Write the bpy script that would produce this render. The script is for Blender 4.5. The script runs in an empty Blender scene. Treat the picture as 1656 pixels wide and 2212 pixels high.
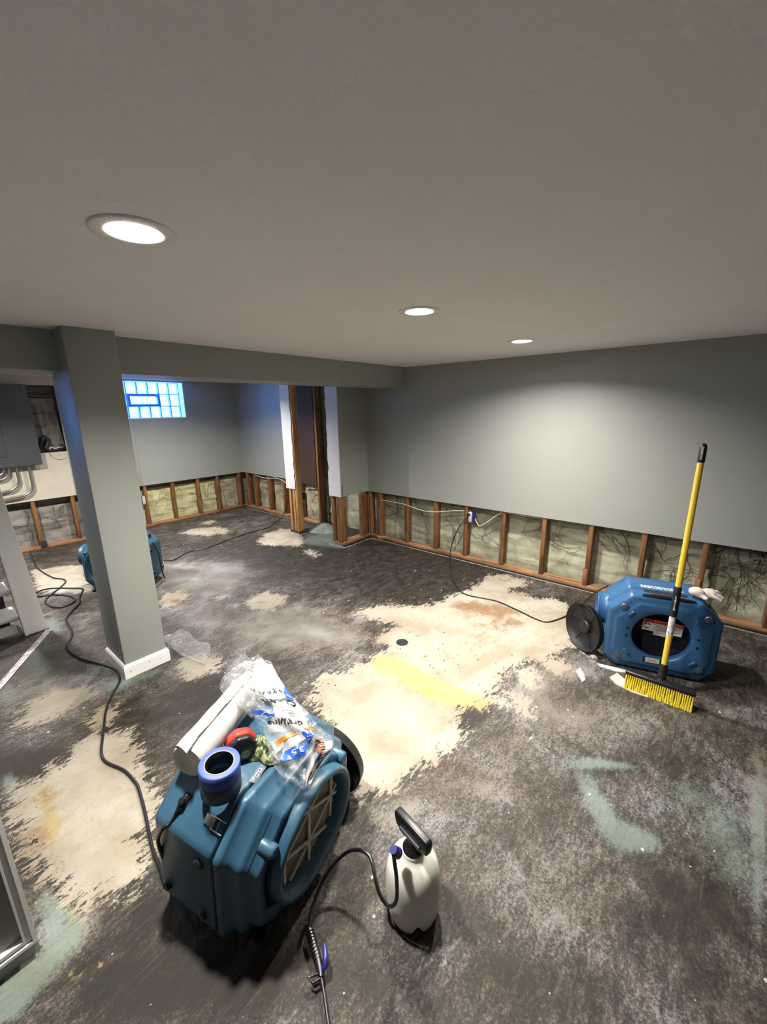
import bpy, bmesh, math, random, json
import numpy as np
from mathutils import Vector, Matrix
random.seed(7)
DATA = {"poly":{"central":[[3.52,1.649],[3.633,1.581],[3.639,1.442],[3.62,1.289],[3.462,1.287],[3.392,1.345],[3.301,1.349],[3.336,1.228],[3.312,1.097],[3.4,1.029],[3.383,0.909],[3.285,0.795],[3.107,0.698],[2.909,0.631],[2.818,0.583],[2.712,0.625],[2.73,0.675],[2.6,0.696],[2.504,0.715],[2.456,0.693],[2.411,0.765],[2.355,0.819],[2.275,0.856],[2.181,0.882],[2.079,0.88],[1.941,0.853],[1.96,0.756],[1.893,0.612],[1.913,0.709],[1.828,0.859],[1.811,0.823],[1.748,0.929],[1.668,0.926],[1.606,0.822],[1.538,0.811],[1.408,0.837],[1.245,0.882],[1.161,0.909],[1.084,0.917],[1.02,0.961],[0.973,0.985],[1.028,1.065],[1.161,1.273],[1.21,1.464],[1.267,1.654],[1.405,1.714],[1.417,1.771],[1.474,1.736],[1.57,1.67],[1.725,1.633],[1.903,1.616],[1.957,1.649],[1.969,1.757],[2.111,1.763],[2.217,1.759],[2.199,1.849],[2.153,1.976],[2.14,2.088],[2.184,2.156],[2.315,2.121],[2.461,1.991],[2.562,1.824],[2.692,1.727],[2.827,1.71],[3.043,1.661],[3.288,1.643]],"left":[[0.043,2.231],[0.121,2.172],[0.188,2.214],[0.263,2.23],[0.323,2.302],[0.41,2.302],[0.507,2.172],[0.488,2.008],[0.465,1.868],[0.456,1.727],[0.445,1.619],[0.386,1.55],[0.332,1.543],[0.323,1.433],[0.265,1.382],[0.218,1.365],[0.184,1.423],[0.147,1.436],[0.107,1.411],[0.079,1.507],[0.058,1.621],[0.036,1.707],[0.028,1.817],[0.026,1.929],[0.022,2.07]],"leftback":[[0.707,5.464],[0.923,5.358],[1.092,5.229],[1.012,4.814],[0.962,4.348],[0.845,4.385],[0.713,4.569],[0.617,4.738],[0.634,5.02]],"pa":[[2.293,5.573],[2.475,5.662],[2.631,5.572],[2.777,5.456],[2.8,5.197],[2.671,5.043],[2.612,5.154],[2.479,5.123],[2.416,5.274],[2.35,5.464]],"pa2":[[2.698,5.843],[2.896,5.88],[2.911,5.73],[2.757,5.683]],"pb":[[2.772,4.449],[3.016,4.624],[3.252,4.639],[3.372,4.517],[3.283,4.274],[3.09,3.942],[2.957,3.822],[2.841,4.031],[2.732,4.114],[2.694,4.28]],"pc":[[2.873,3.659],[2.955,3.632],[2.878,3.397],[2.803,3.373],[2.817,3.501]],"r1":[[1.694,3.015],[1.813,3.082],[1.923,3.066],[1.996,2.958],[1.979,2.827],[1.887,2.73],[1.772,2.714],[1.696,2.798],[1.661,2.893]],"r2":[[1.28,3.711],[1.375,3.745],[1.459,3.654],[1.476,3.554],[1.389,3.457],[1.286,3.447],[1.195,3.455]],"chipspot":[[1.591,3.318],[1.655,3.329],[1.636,3.232],[1.582,3.228]],"rn":[[2.714,0.373],[2.724,0.416],[2.755,0.572],[2.697,0.557],[2.706,0.48]],"frag1":[[2.238,0.841],[2.344,0.77],[2.258,0.686],[2.126,0.687],[2.127,0.765]],"frag2":[[2.436,0.75],[2.546,0.678],[2.513,0.591],[2.352,0.597],[2.328,0.678]],"frag3":[[2.006,0.804],[2.065,0.712],[1.904,0.598],[1.908,0.686]],"frag4":[[0.216,2.859],[0.35,2.884],[0.487,2.781],[0.504,2.628],[0.357,2.626],[0.232,2.614],[0.129,2.687]],"frag5":[[0.374,2.439],[0.503,2.506],[0.526,2.361],[0.428,2.294]],"frag6":[[0.974,2.592],[1.088,2.535],[1.149,2.374],[1.056,2.293],[0.911,2.362],[0.897,2.489]]},"blob":{"scuff":[[2.846,3.439,2.44,0.79,1.56,-0.4],[2.935,2.091,5.38,0.96,5.33,-0.42],[3.56,1.953,8.74,2.42,9.7,-0.4],[1.827,2.481,11.17,3.71,7.01,0.22],[1.761,3.955,11.82,0.52,4.73,0.4],[1.312,3.129,32.68,1.15,12.88,0.2],[1.863,1.989,27.88,6.13,21.01,0.2],[1.279,2.171,21.26,10.98,12.95,-0.05],[0.857,2.192,28.79,8.96,14.13,-0.35],[2.087,0.673,26.45,-6.7,68.24,0.3],[2.101,0.314,40.12,29.22,38.35,0.18],[2.102,0.475,37.34,13.02,70.61,0.15],[2.09,-0.041,61.51,42.09,131.85,-0.1],[1.311,0.682,56.13,37.73,45.58,0.22],[1.033,0.822,165.5,73.93,141.13,0.25],[0.733,0.934,125.43,12.31,93.25,0.05],[0.299,0.955,195.79,135.65,125.88,-0.4],[0.117,1.143,173.87,43.17,67.91,-0.3],[1.173,0.326,29.12,14.86,36.9,0.1],[1.38,-0.099,35.94,24.75,77.46,-0.3],[0.881,0.176,211.38,148.81,203.53,-0.05],[0.665,0.466,199.88,155.29,144.55,-0.05],[2.635,-0.237,8.12,6.54,83.58,0.05],[0.374,2.789,38.15,13.36,14.74,0.38],[0.422,3.592,101.69,-7.66,11.33,0.1],[0.124,2.326,149.8,79.58,72.01,-0.55],[-0.003,1.596,530.9,11.32,84.22,0.1],[2.423,0.597,79.8,44.3,100.9,0.4],[3.348,0.954,65.67,33.94,81.11,-0.3],[0.836,0.689,59.26,10.75,55.87,0.0],[1.398,0.007,89.84,60.58,142.89,0.05],[1.132,0.16,170.61,130.23,151.87,0.12],[2.114,-0.298,11.55,35.36,1162.03,0.3],[0.678,3.089,60.91,9.08,19.14,0.1],[0.564,2.206,120.09,33.92,50.43,-0.3],[0.925,2.455,40.22,-25.24,68.35,0.35],[1.662,0.854,130.56,84.13,108.6,-0.15],[0.021,1.357,144.67,51.65,229.19,0.25],[0.111,1.377,429.47,168.91,189.15,0.2],[0.123,1.201,391.64,4.49,216.45,0.1],[0.262,1.255,285.08,73.86,122.51,-0.3],[1.564,2.363,12.37,4.47,7.52,0.3],[1.648,3.729,11.67,-0.54,4.39,0.2],[2.093,3.73,16.88,-0.39,7.96,0.25],[1.543,1.543,76.21,-8.76,67.07,0.15],[1.6,0.645,60.38,31.22,64.23,0.15],[0.096,2.166,661.69,-79.3,43.8,0.2],[0.861,0.276,184.76,132.64,157.91,-0.12],[0.568,0.63,126.52,56.0,97.61,-0.15],[0.377,0.813,235.62,132.27,152.95,-0.2]],"teal":[[1.806,0.266,683.01,515.84,570.08,1.0],[1.869,0.165,1308.52,709.46,529.63,0.7],[1.652,0.266,132.82,-87.59,298.78,0.8],[1.544,0.17,162.63,-112.67,302.78,1.0],[1.526,0.063,460.83,194.4,298.22,1.0],[1.694,0.018,63.42,-170.89,1584.04,0.4],[1.719,-0.185,30.61,20.76,173.67,0.35],[1.5,-0.116,124.2,94.44,175.54,0.3],[1.741,-0.289,6.09,76.58,3209.82,0.7],[0.053,1.447,846.58,-69.79,119.47,1.0],[-0.045,1.355,176.73,88.94,426.29,1.0],[-0.093,1.308,516.98,241.06,533.98,0.8],[0.043,2.231,1387.45,-73.0,117.97,0.5],[0.611,2.662,86.68,-15.35,140.82,0.9],[0.586,2.914,188.58,19.72,54.12,0.7],[0.533,3.871,219.91,-12.44,29.07,0.9],[0.784,2.592,73.28,-14.82,333.47,0.8],[3.38,3.878,13.43,-2.64,9.56,0.8],[3.291,3.446,52.29,8.34,37.61,0.5],[0.164,3.048,290.41,-9.79,27.63,0.5],[2.978,4.028,85.59,17.35,51.21,0.5],[1.862,-0.06,60.59,28.27,292.44,0.35],[1.233,1.728,507.58,38.92,314.71,0.0],[0.065,1.394,904.25,300.58,352.12,0.8],[0.035,1.571,1981.43,-244.56,165.81,0.7],[-0.078,1.347,236.74,108.39,468.92,0.8],[0.048,2.262,1891.31,-164.37,126.57,0.8],[3.321,3.641,14.97,3.81,10.15,0.8],[2.838,4.121,70.35,34.16,40.74,0.3],[3.898,2.203,448.87,-139.04,44.31,0.3],[1.809,-0.182,25.9,17.85,118.18,0.45],[1.915,-0.055,82.93,57.97,157.55,0.35],[1.6,-0.238,42.17,35.33,760.06,0.35],[1.539,0.088,137.14,63.52,353.57,0.5],[1.753,0.372,237.32,159.3,246.88,0.4]],"yellow":[[1.784,1.505,98.62,8.21,52.97,1.0],[1.79,1.272,101.89,-8.18,31.38,0.9],[1.788,1.042,133.84,26.2,37.87,1.1],[1.825,0.886,463.21,317.3,366.08,0.9],[1.169,1.568,1508.65,-401.38,1024.22,0.0],[0.131,2.053,376.85,-18.32,50.7,0.6],[0.113,1.852,822.32,-57.63,113.38,0.9],[0.39,2.419,43.84,10.82,59.33,0.5],[0.045,1.262,796.72,-30.64,520.93,0.9],[0.1,1.228,3039.89,605.78,1022.43,0.8],[3.582,1.372,65.32,21.11,87.64,0.5],[1.883,2.804,34.34,8.71,20.2,0.25],[2.974,4.409,12.48,-2.04,6.6,0.3],[1.769,0.723,153.05,104.11,126.54,0.5],[0.083,1.471,618.82,105.89,180.77,0.35]],"brown":[[2.872,1.393,72.54,18.2,27.43,1.0],[2.944,1.224,118.82,52.35,139.44,0.7],[2.679,1.179,23.12,5.54,32.11,0.45],[3.549,1.449,91.41,48.71,89.67,0.5],[2.793,1.52,299.64,123.76,287.8,0.9],[2.191,1.559,805.14,145.18,60.84,0.35],[2.777,1.112,223.56,110.37,248.55,0.6],[1.333,3.527,540.32,35.43,204.71,1.1],[0.086,1.828,1451.19,-60.42,197.07,0.6],[0.065,1.624,1801.53,567.83,652.24,0.4],[1.133,2.436,75.4,10.45,35.32,0.3],[2.418,1.196,26.55,5.41,34.47,0.2],[0.386,3.282,53.62,-2.98,6.94,0.2],[0.125,2.026,490.2,-53.72,45.39,0.5],[0.042,1.854,945.61,-78.56,85.43,0.5]],"mold":[[1.886,-0.089,58.99,45.9,73.23,0.5],[1.56,-0.189,24.68,14.92,190.44,0.6],[2.543,-0.124,8.22,3.57,78.68,0.6],[1.211,-0.113,77.57,49.0,215.79,0.5],[0.099,1.655,1120.06,38.73,231.86,0.9],[0.115,1.495,1244.09,87.64,312.45,0.9],[0.428,3.491,35.24,-2.2,4.32,0.7],[0.284,3.25,61.11,-1.76,7.38,0.6],[0.347,2.582,56.05,21.82,23.28,0.5],[0.701,2.586,44.54,-7.84,161.58,0.7],[1.791,2.906,479.55,169.79,282.09,1.0],[1.692,0.87,226.11,155.13,179.57,0.7],[1.766,0.256,536.73,391.19,525.5,0.9],[1.665,0.251,257.68,-101.51,610.12,0.6],[2.846,3.439,8.6,5.26,5.27,0.1],[0.457,2.284,103.36,45.82,49.25,0.4],[1.943,3.923,71.31,-0.89,30.01,0.4],[1.882,0.388,50.12,35.73,47.8,0.2],[0.072,1.424,2043.6,570.47,733.63,0.8],[0.168,1.113,115.23,76.2,69.78,0.25],[0.384,2.048,133.18,26.23,46.36,0.3]],"smooth":[[3.129,3.599,1.55,0.55,1.0,1.0],[2.989,2.023,4.84,0.61,5.16,1.0],[3.324,0.984,64.34,39.03,65.42,0.8],[3.677,1.701,16.4,5.45,19.36,0.8],[2.225,4.774,7.98,3.52,4.04,0.7],[1.02,5.796,27.33,6.66,8.33,0.8],[0.124,2.326,174.4,88.84,81.97,0.8],[0.156,1.266,293.17,53.79,106.02,0.5]],"streak":[]},"cordL":[[0.851,7.512,0.005],[0.831,6.8,0.005],[0.843,6.417,0.005],[0.798,5.985,0.005],[0.762,5.609,0.005],[0.755,5.383,0.005],[0.789,5.023,0.005],[0.838,4.905,0.005],[0.842,4.791,0.005],[0.76,4.653,0.005],[0.678,4.548,0.005],[0.622,4.453,0.005],[0.601,4.35,0.005],[0.621,4.215,0.005],[0.681,4.153,0.005],[0.762,4.189,0.005],[0.784,4.263,0.005],[0.762,4.387,0.005],[0.686,4.522,0.005],[0.591,4.582,0.005],[0.502,4.68,0.005],[0.513,4.789,0.005],[0.599,4.711,0.005],[0.651,4.734,0.005],[0.724,4.699,0.005],[0.832,4.562,0.005],[0.892,4.469,0.005],[0.879,4.404,0.005],[0.816,4.253,0.005],[0.788,4.129,0.005],[0.678,3.961,0.005],[0.626,3.844,0.005],[0.61,3.638,0.005],[0.585,3.523,0.005],[0.537,3.426,0.005],[0.519,3.327,0.005],[0.53,3.191,0.005],[0.55,3.099,0.005],[0.605,2.958,0.005],[0.645,2.821,0.005],[0.636,2.713,0.005],[0.61,2.639,0.005],[0.541,2.541,0.005],[0.481,2.435,0.005],[0.435,2.313,0.005],[0.395,2.205,0.005],[0.365,2.116,0.005],[0.363,2.037,0.005],[0.399,1.92,0.005],[0.408,1.811,0.005],[0.404,1.765,0.005],[0.381,1.642,0.005],[0.354,1.524,0.005],[0.337,1.444,0.005],[0.328,1.363,0.005],[0.314,1.283,0.005]],"cordR":[[3.716,2.01,0.492],[3.666,2.071,0.387],[3.686,2.15,0.23],[3.696,2.191,0.06],[3.47,2.048,0.005],[3.222,1.883,0.005],[3.107,1.77,0.005],[3.021,1.672,0.005],[2.997,1.567,0.005],[3.042,1.351,0.005],[3.0,1.151,0.005],[2.954,1.002,0.005],[2.945,0.909,0.005],[3.003,0.859,0.005],[3.15,0.793,0.02],[3.233,0.71,0.12],[3.169,0.617,0.26],[3.016,0.528,0.38]],"cordF":[[1.699,4.632,0.005],[1.753,4.572,0.005],[1.822,4.592,0.005],[1.963,4.683,0.005],[2.077,4.693,0.005],[2.193,4.652,0.005],[2.36,4.701,0.005],[2.627,4.771,0.005],[2.903,4.815,0.005],[3.075,4.806,0.005],[3.261,4.867,0.005],[3.571,5.085,0.005],[3.665,5.087,0.079],[3.675,4.985,0.293],[3.685,4.916,0.427]],"hose":[[0.723,0.597,0.328],[0.714,0.584,0.306],[0.715,0.578,0.252],[0.716,0.577,0.186],[0.715,0.583,0.144],[0.715,0.597,0.116],[0.72,0.62,0.09],[0.716,0.643,0.11],[0.722,0.667,0.14],[0.737,0.691,0.16],[0.751,0.719,0.17],[0.749,0.749,0.17],[0.739,0.778,0.16],[0.72,0.805,0.14],[0.681,0.826,0.11],[0.642,0.833,0.08],[0.602,0.824,0.06],[0.571,0.811,0.05],[0.545,0.79,0.04]],"wand":[[0.544,0.792,0.035],[0.532,0.762,0.033],[0.52,0.729,0.03],[0.504,0.695,0.03],[0.493,0.677,0.03],[0.474,0.643,0.03],[0.442,0.591,0.03]],"trig":[[0.542,0.718,0.05],[0.527,0.695,0.05],[0.514,0.682,0.045],[0.504,0.682,0.035]],"pig":[[0.324,1.123,0.41],[0.301,1.13,0.4],[0.29,1.153,0.36],[0.289,1.167,0.32],[0.296,1.18,0.26],[0.303,1.191,0.21],[0.314,1.216,0.13],[0.323,1.246,0.05],[0.326,1.256,0.006]],"bag":[[[0.684,1.361,0.655],[0.747,1.312,0.675],[0.784,1.246,0.655]],[[0.587,1.276,0.645],[0.665,1.183,0.685],[0.75,1.14,0.645]],[[0.583,1.183,0.635],[0.646,1.087,0.675],[0.728,1.053,0.635]],[[0.593,1.082,0.625],[0.651,1.007,0.655],[0.736,0.981,0.605]],[[0.598,1.04,0.605],[0.646,0.953,0.635],[0.732,0.931,0.585]],[[0.581,0.991,0.575],[0.645,0.909,0.605],[0.746,0.871,0.555]],[[0.559,0.933,0.555],[0.622,0.873,0.575],[0.721,0.84,0.545]],[[0.562,0.871,0.535],[0.606,0.844,0.545],[0.672,0.841,0.525]],[[0.581,0.828,0.515],[0.586,0.818,0.515],[0.601,0.814,0.515]]],"mound":[[3.411,4.003,0.0]],"cam":[[0.64385,-0.765006,-0.014934],[0.195732,0.145803,0.969758],[-0.739693,-0.627302,0.243612],[0.0,0.0,1.598578]],"f":889.004,"q":{"f":889.0036,"pitch":0.2461,"roll":-0.0154,"yaw":0.7034,"h":1.5986,"XR":3.7461,"Yb":2.8314,"Yc":3.4207,"H":2.0286,"Hb":1.8214,"D":0.6006,"ys":2.4557,"Xp":3.2765,"Yf":6.2398,"cx0":0.6519,"cx1":0.9217,"cy":2.6543,"cyb":2.9842,"Xa":3.7246}}
Q = DATA['q']
XR, YC, H, HB, DC, XP, XA, YF = Q['XR'], Q['Yc'], Q['H'], Q['Hb'], Q['D'], Q['Xp'], Q['Xa'], Q['Yf']
YB = Q['Yb']
SC = bpy.context.scene
COL = SC.collection

# ------------------------------------------------------------------ camera
cd = bpy.data.cameras.new('camera'); cam = bpy.data.objects.new('camera', cd); COL.objects.link(cam)
r_, u_, b_, o_ = [Vector(v) for v in DATA['cam']]
cam.matrix_world = Matrix(((r_.x, u_.x, b_.x, o_.x), (r_.y, u_.y, b_.y, o_.y), (r_.z, u_.z, b_.z, o_.z), (0, 0, 0, 1)))
cd.sensor_fit = 'HORIZONTAL'; cd.sensor_width = 36.0; cd.lens = DATA['f'] / 1656 * 36.0
cd.clip_start = 0.02
SC.camera = cam
# ------------------------------------------------------------------ world, light, exposure
w = bpy.data.worlds.new('world'); SC.world = w; w.use_nodes = True
w.node_tree.nodes['Background'].inputs[0].default_value = (0.28, 0.52, 1.0, 1)
w.node_tree.nodes['Background'].inputs[1].default_value = 2.1
SC.view_settings.view_transform = 'Standard'; SC.view_settings.look = 'None'
SC.view_settings.gamma = 1; SC.view_settings.use_curve_mapping = False
SC.view_settings.exposure = 1.42
LAMP_W = 36.0
LAMP_COL = (1.0, 0.955, 0.865)
WIN_W = 22.0
WIN_COL = (0.16, 0.36, 1.0)
def area(name, loc, rot, sx, sy, watt, col, shape='RECTANGLE', spread=180):
    l = bpy.data.lights.new(name, 'AREA'); l.shape = shape; l.size = sx; l.size_y = sy
    l.energy = watt; l.color = col; l.spread = math.radians(spread)
    o = bpy.data.objects.new(name, l); o.location = loc; o.rotation_euler = rot; COL.objects.link(o); return o
WINDOWS = [(2.03, 2.87), (-1.35, -0.45)]
for (a, b) in WINDOWS:
    area('window_daylight', ((a + b) / 2, YF + 0.30, 1.80), (math.radians(-70), 0, 0), b - a, 0.5, WIN_W, WIN_COL)
LAMPS = [(0.487, 1.20), (1.678, 1.19), (2.89, 1.20), (2.25, 4.75), (0.25, 4.75)]
for k, (x, y) in enumerate(LAMPS):
    area('downlight_lamp', (x, y, H + 0.030), (0, 0, 0), 0.13, 0.13, LAMP_W if k < 3 else LAMP_W * 1.35, LAMP_COL, 'DISK')

# ------------------------------------------------------------------ materials
def mat(name, col, rough=0.6, metal=0.0, var=0.0, scale=30.0, bump=0.0, bscale=120.0, spec=0.5, **kw):
    m = bpy.data.materials.new(name); m.use_nodes = True
    nt = m.node_tree; b = nt.nodes['Principled BSDF']
    b.inputs['Base Color'].default_value = (*col, 1); b.inputs['Roughness'].default_value = rough
    b.inputs['Metallic'].default_value = metal; b.inputs['Specular IOR Level'].default_value = spec
    for k, v in kw.items(): b.inputs[k].default_value = v
    tc = nt.nodes.new('ShaderNodeTexCoord')
    if var > 0:
        n = nt.nodes.new('ShaderNodeTexNoise'); n.inputs['Scale'].default_value = scale; n.inputs['Detail'].default_value = 5
        nt.links.new(tc.outputs['Object'], n.inputs['Vector'])
        r = nt.nodes.new('ShaderNodeMapRange'); r.inputs[1].default_value = 0.3; r.inputs[2].default_value = 0.7
        r.inputs[3].default_value = 1 - var; r.inputs[4].default_value = 1 + var
        nt.links.new(n.outputs[0], r.inputs[0])
        mx = nt.nodes.new('ShaderNodeVectorMath'); mx.operation = 'SCALE'; mx.inputs[0].default_value = col
        nt.links.new(r.outputs[0], mx.inputs['Scale']); nt.links.new(mx.outputs[0], b.inputs['Base Color'])
    if bump > 0:
        n2 = nt.nodes.new('ShaderNodeTexNoise'); n2.inputs['Scale'].default_value = bscale; n2.inputs['Detail'].default_value = 4
        nt.links.new(tc.outputs['Object'], n2.inputs['Vector'])
        bp = nt.nodes.new('ShaderNodeBump'); bp.inputs['Strength'].default_value = bump; bp.inputs['Distance'].default_value = 0.004
        nt.links.new(n2.outputs[0], bp.inputs['Height']); nt.links.new(bp.outputs[0], b.inputs['Normal'])
    return m
def emis(name, col, s):
    m = bpy.data.materials.new(name); m.use_nodes = True; nt = m.node_tree
    nt.nodes.remove(nt.nodes['Principled BSDF']); e = nt.nodes.new('ShaderNodeEmission')
    e.inputs[0].default_value = (*col, 1); e.inputs[1].default_value = s
    nt.links.new(e.outputs[0], nt.nodes['Material Output'].inputs[0]); return m
M = dict(
    ceil=mat('ceiling_paint', (0.86, 0.842, 0.855), 0.75, bump=0.6, bscale=60, var=0.02, scale=4),
    wall=mat('sage_wall_paint', (0.30, 0.312, 0.288), 0.5, bump=0.05, bscale=260, var=0.015, scale=3),
    beige=mat('beige_board', (0.56, 0.50, 0.42), 0.7, var=0.05, scale=8, bump=0.05),
    whiteboard=mat('white_board_paint', (0.80, 0.79, 0.77), 0.5, var=0.02, scale=6), white=mat('white_trim_paint', (0.76, 0.745, 0.72), 0.4, var=0.02, scale=10),
    primer=mat('bare_drywall', (0.56, 0.57, 0.57), 0.8, var=0.04, scale=14, bump=0.1, bscale=60),
    gypsum=mat('gypsum_edge', (0.75, 0.72, 0.66), 0.95, var=0.1, scale=60),
    blue=mat('blue_plastic', (0.031, 0.092, 0.152), 0.38, var=0.06, scale=9, bump=0.05, bscale=400),
    blue2=mat('bright_blue_plastic', (0.025, 0.092, 0.21), 0.36, var=0.06, scale=9, bump=0.05, bscale=400),
    black=mat('black_plastic', (0.010, 0.010, 0.011), 0.35),
    rubber=mat('black_rubber', (0.012, 0.012, 0.014), 0.42, Coat_Weight=0.0) if False else mat('black_rubber', (0.012, 0.012, 0.014), 0.32),
    dish=mat('matte_black_dish', (0.006, 0.006, 0.0065), 0.55), dark=mat('dark_interior', (0.006, 0.006, 0.008), 0.7),
    steel=mat('zinc_steel', (0.55, 0.55, 0.55), 0.28, 1.0),
    filt=mat('pleated_filter', (0.40, 0.36, 0.27), 0.9, var=0.1, scale=50),
    lattice=mat('lattice_card', (0.52, 0.50, 0.43), 0.8),
    poly=mat('translucent_tank', (0.70, 0.69, 0.63), 0.4, var=0.0, **{'Subsurface Weight': 0.5, 'Subsurface Radius': (0.06, 0.06, 0.05), 'Subsurface Scale': 0.6}),
    yellow=mat('yellow_fibreglass', (0.70, 0.47, 0.05), 0.35, var=0.03, scale=20),
    bristle=mat('yellow_bristle', (0.66, 0.52, 0.03), 0.6, var=0.25, scale=90),
    label=mat('white_label', (0.55, 0.535, 0.52), 0.5),
    red=mat('red_plastic', (0.55, 0.03, 0.02), 0.4),
    ink=mat('black_ink', (0.03, 0.03, 0.035), 0.5),
    bluetape=mat('blue_tape', (0.045, 0.08, 0.33), 0.55, var=0.05, scale=30),
    greytape=mat('slate_tape', (0.055, 0.07, 0.11), 0.5, var=0.1, scale=30),
    card=mat('cardboard_core', (0.30, 0.22, 0.17), 0.9), corein=mat('core_liner', (0.05, 0.05, 0.06), 0.35, var=0.3, scale=50),
    film=mat('white_film_roll', (0.40, 0.388, 0.37), 0.3, var=0.03, scale=12),
    filmend=mat('film_roll_end', (0.72, 0.71, 0.56), 0.5, var=0.06, scale=40),
    glove=mat('knit_glove', (0.62, 0.53, 0.48), 0.95, var=0.12, scale=40, bump=0.5, bscale=200),
    navy=mat('navy_plastic', (0.02, 0.02, 0.16), 0.35),
    panel=mat('grey_steel_panel', (0.085, 0.09, 0.10), 0.45, 0.2, var=0.05, scale=6),
    conduit=mat('conduit_steel', (0.42, 0.41, 0.39), 0.3, 0.9),
    romex=mat('white_cable', (0.66, 0.62, 0.52), 0.5),
    moss=None, bluei=mat('blue_print', (0.02, 0.09, 0.50), 0.4), orange=mat('orange_print', (0.80, 0.22, 0.03), 0.4),
    greyi=mat('grey_print', (0.25, 0.25, 0.27), 0.4),
    concrete=mat('patched_concrete', (0.16, 0.19, 0.17), 0.85, var=0.25, scale=12, bump=0.3, bscale=40),
    track=mat('metal_track', (0.50, 0.44, 0.45), 0.45, 0.3, var=0.45, scale=30),
    sheet=mat('shaded_brown_hardboard', (0.045, 0.020, 0.010), 0.8, var=0.2, scale=6),  # brown deepened so the colour carries the shade of the unlit sheet
    tread=mat('grey_tread', (0.40, 0.385, 0.37), 0.5, var=0.05, scale=10),
    teal_sill=mat('sill_edge', (0.30, 0.31, 0.26), 0.9, var=0.35, scale=25),
    flake=mat('paint_flake', (0.50, 0.46, 0.37), 0.7, var=0.08, scale=60),
)
def nodes(m): return m.node_tree, m.node_tree.nodes, m.node_tree.links
def ramp(nt, inp, stops):
    r = nt.nodes.new('ShaderNodeValToRGB'); e = r.color_ramp.elements
    while len(e) < len(stops): e.new(0.5)
    for k, (p, c) in enumerate(stops): e[k].position = p; e[k].color = (*c, 1)
    nt.links.new(inp, r.inputs[0]); return r.outputs[0]
def noise(nt, vec, scale, detail=6, rough=0.6, dist=0.0):
    n = nt.nodes.new('ShaderNodeTexNoise'); n.inputs['Scale'].default_value = scale; n.inputs['Detail'].default_value = detail
    n.inputs['Roughness'].default_value = rough; n.inputs['Distortion'].default_value = dist
    nt.links.new(vec, n.inputs['Vector']); return n.outputs[0]
def mapping(nt, sc=(1, 1, 1), rot=(0, 0, 0)):
    tc = nt.nodes.new('ShaderNodeTexCoord'); mp = nt.nodes.new('ShaderNodeMapping')
    mp.inputs['Scale'].default_value = sc; mp.inputs['Rotation'].default_value = rot
    nt.links.new(tc.outputs['Object'], mp.inputs['Vector']); return mp.outputs[0]
def math_(nt, op, a, b=None, clamp=False):
    n = nt.nodes.new('ShaderNodeMath'); n.operation = op; n.use_clamp = clamp
    for k, v in enumerate((a, b)):
        if v is None: continue
        if isinstance(v, (int, float)): n.inputs[k].default_value = v
        else: nt.links.new(v, n.inputs[k])
    return n.outputs[0]
def sstep(nt, x, lo, hi, a=0.0, b=1.0):
    n = nt.nodes.new('ShaderNodeMapRange'); n.interpolation_type = 'SMOOTHSTEP'
    nt.links.new(x, n.inputs[0])
    for k, v in zip((1, 2, 3, 4), (lo, hi, a, b)): n.inputs[k].default_value = v
    return n.outputs[0]
def mixc(nt, fac, a, b):
    n = nt.nodes.new('ShaderNodeMix'); n.data_type = 'RGBA'
    if isinstance(fac, (int, float)): n.inputs[0].default_value = fac
    else: nt.links.new(fac, n.inputs[0])
    for k, v in ((6, a), (7, b)):
        if isinstance(v, tuple): n.inputs[k].default_value = (*v, 1)
        else: nt.links.new(v, n.inputs[k])
    return n.outputs[2]
def wood(name, c1, c2, axis):
    m = mat(name, c1, 0.75); nt, N, L = nodes(m)
    sc = [14, 14, 14]; sc[axis] = 1.2
    v = mapping(nt, tuple(sc)); n = noise(nt, v, 2.2, 6, 0.6, 0.6)
    c = ramp(nt, n, [(0.30, c2), (0.5, c1), (0.72, tuple(min(1, x * 1.35) for x in c1))])
    v2 = mapping(nt, (3, 3, 3)); k = noise(nt, v2, 1.3, 3)
    d = sstep(nt, k, 0.55, 0.75, 0, 0.55)
    c = mixc(nt, d, c, tuple(x * 0.35 for x in c2))
    L.new(c, N['Principled BSDF'].inputs['Base Color']); return m
M['stud'] = wood('stud_wood', (0.27, 0.125, 0.050), (0.11, 0.036, 0.013), 2)
M['stud_light'] = wood('pale_stud_wood', (0.50, 0.28, 0.11), (0.30, 0.12, 0.04), 2)
M['plate_y'] = wood('plate_wood_y', (0.33, 0.175, 0.085), (0.11, 0.042, 0.018), 1)
M['plate_x'] = wood('plate_wood_x', (0.31, 0.155, 0.072), (0.12, 0.042, 0.02), 0)

def found_mat(name, base, dark):
    m = mat(name, base, 0.9); nt, N, L = nodes(m)
    n = noise(nt, mapping(nt, (1, 1, 1)), 5, 8, 0.65, 0.4)
    c = ramp(nt, n, [(0.25, tuple(x * 0.45 for x in base)), (0.5, base), (0.75, tuple(min(1, x * 1.45) for x in base))])
    n2 = noise(nt, mapping(nt, (1.2, 1.2, 7)), 2.4, 6, 0.6)
    c = mixc(nt, sstep(nt, n2, 0.52, 0.68, 0, 0.7), c, dark)
    L.new(c, N['Principled BSDF'].inputs['Base Color'])
    bp = nt.nodes.new('ShaderNodeBump'); bp.inputs['Strength'].default_value = 0.6; bp.inputs['Distance'].default_value = 0.01
    L.new(n, bp.inputs['Height']); L.new(bp.outputs[0], N['Principled BSDF'].inputs['Normal'])
    return m
M['found'] = found_mat('foundation_concrete', (0.37, 0.37, 0.27), (0.14, 0.13, 0.085))
M['foundgrey'] = found_mat('grey_foundation', (0.24, 0.22, 0.20), (0.05, 0.045, 0.04))
M['insul'] = found_mat('yellow_green_insulation', (0.47, 0.44, 0.255), (0.20, 0.15, 0.07))
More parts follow.
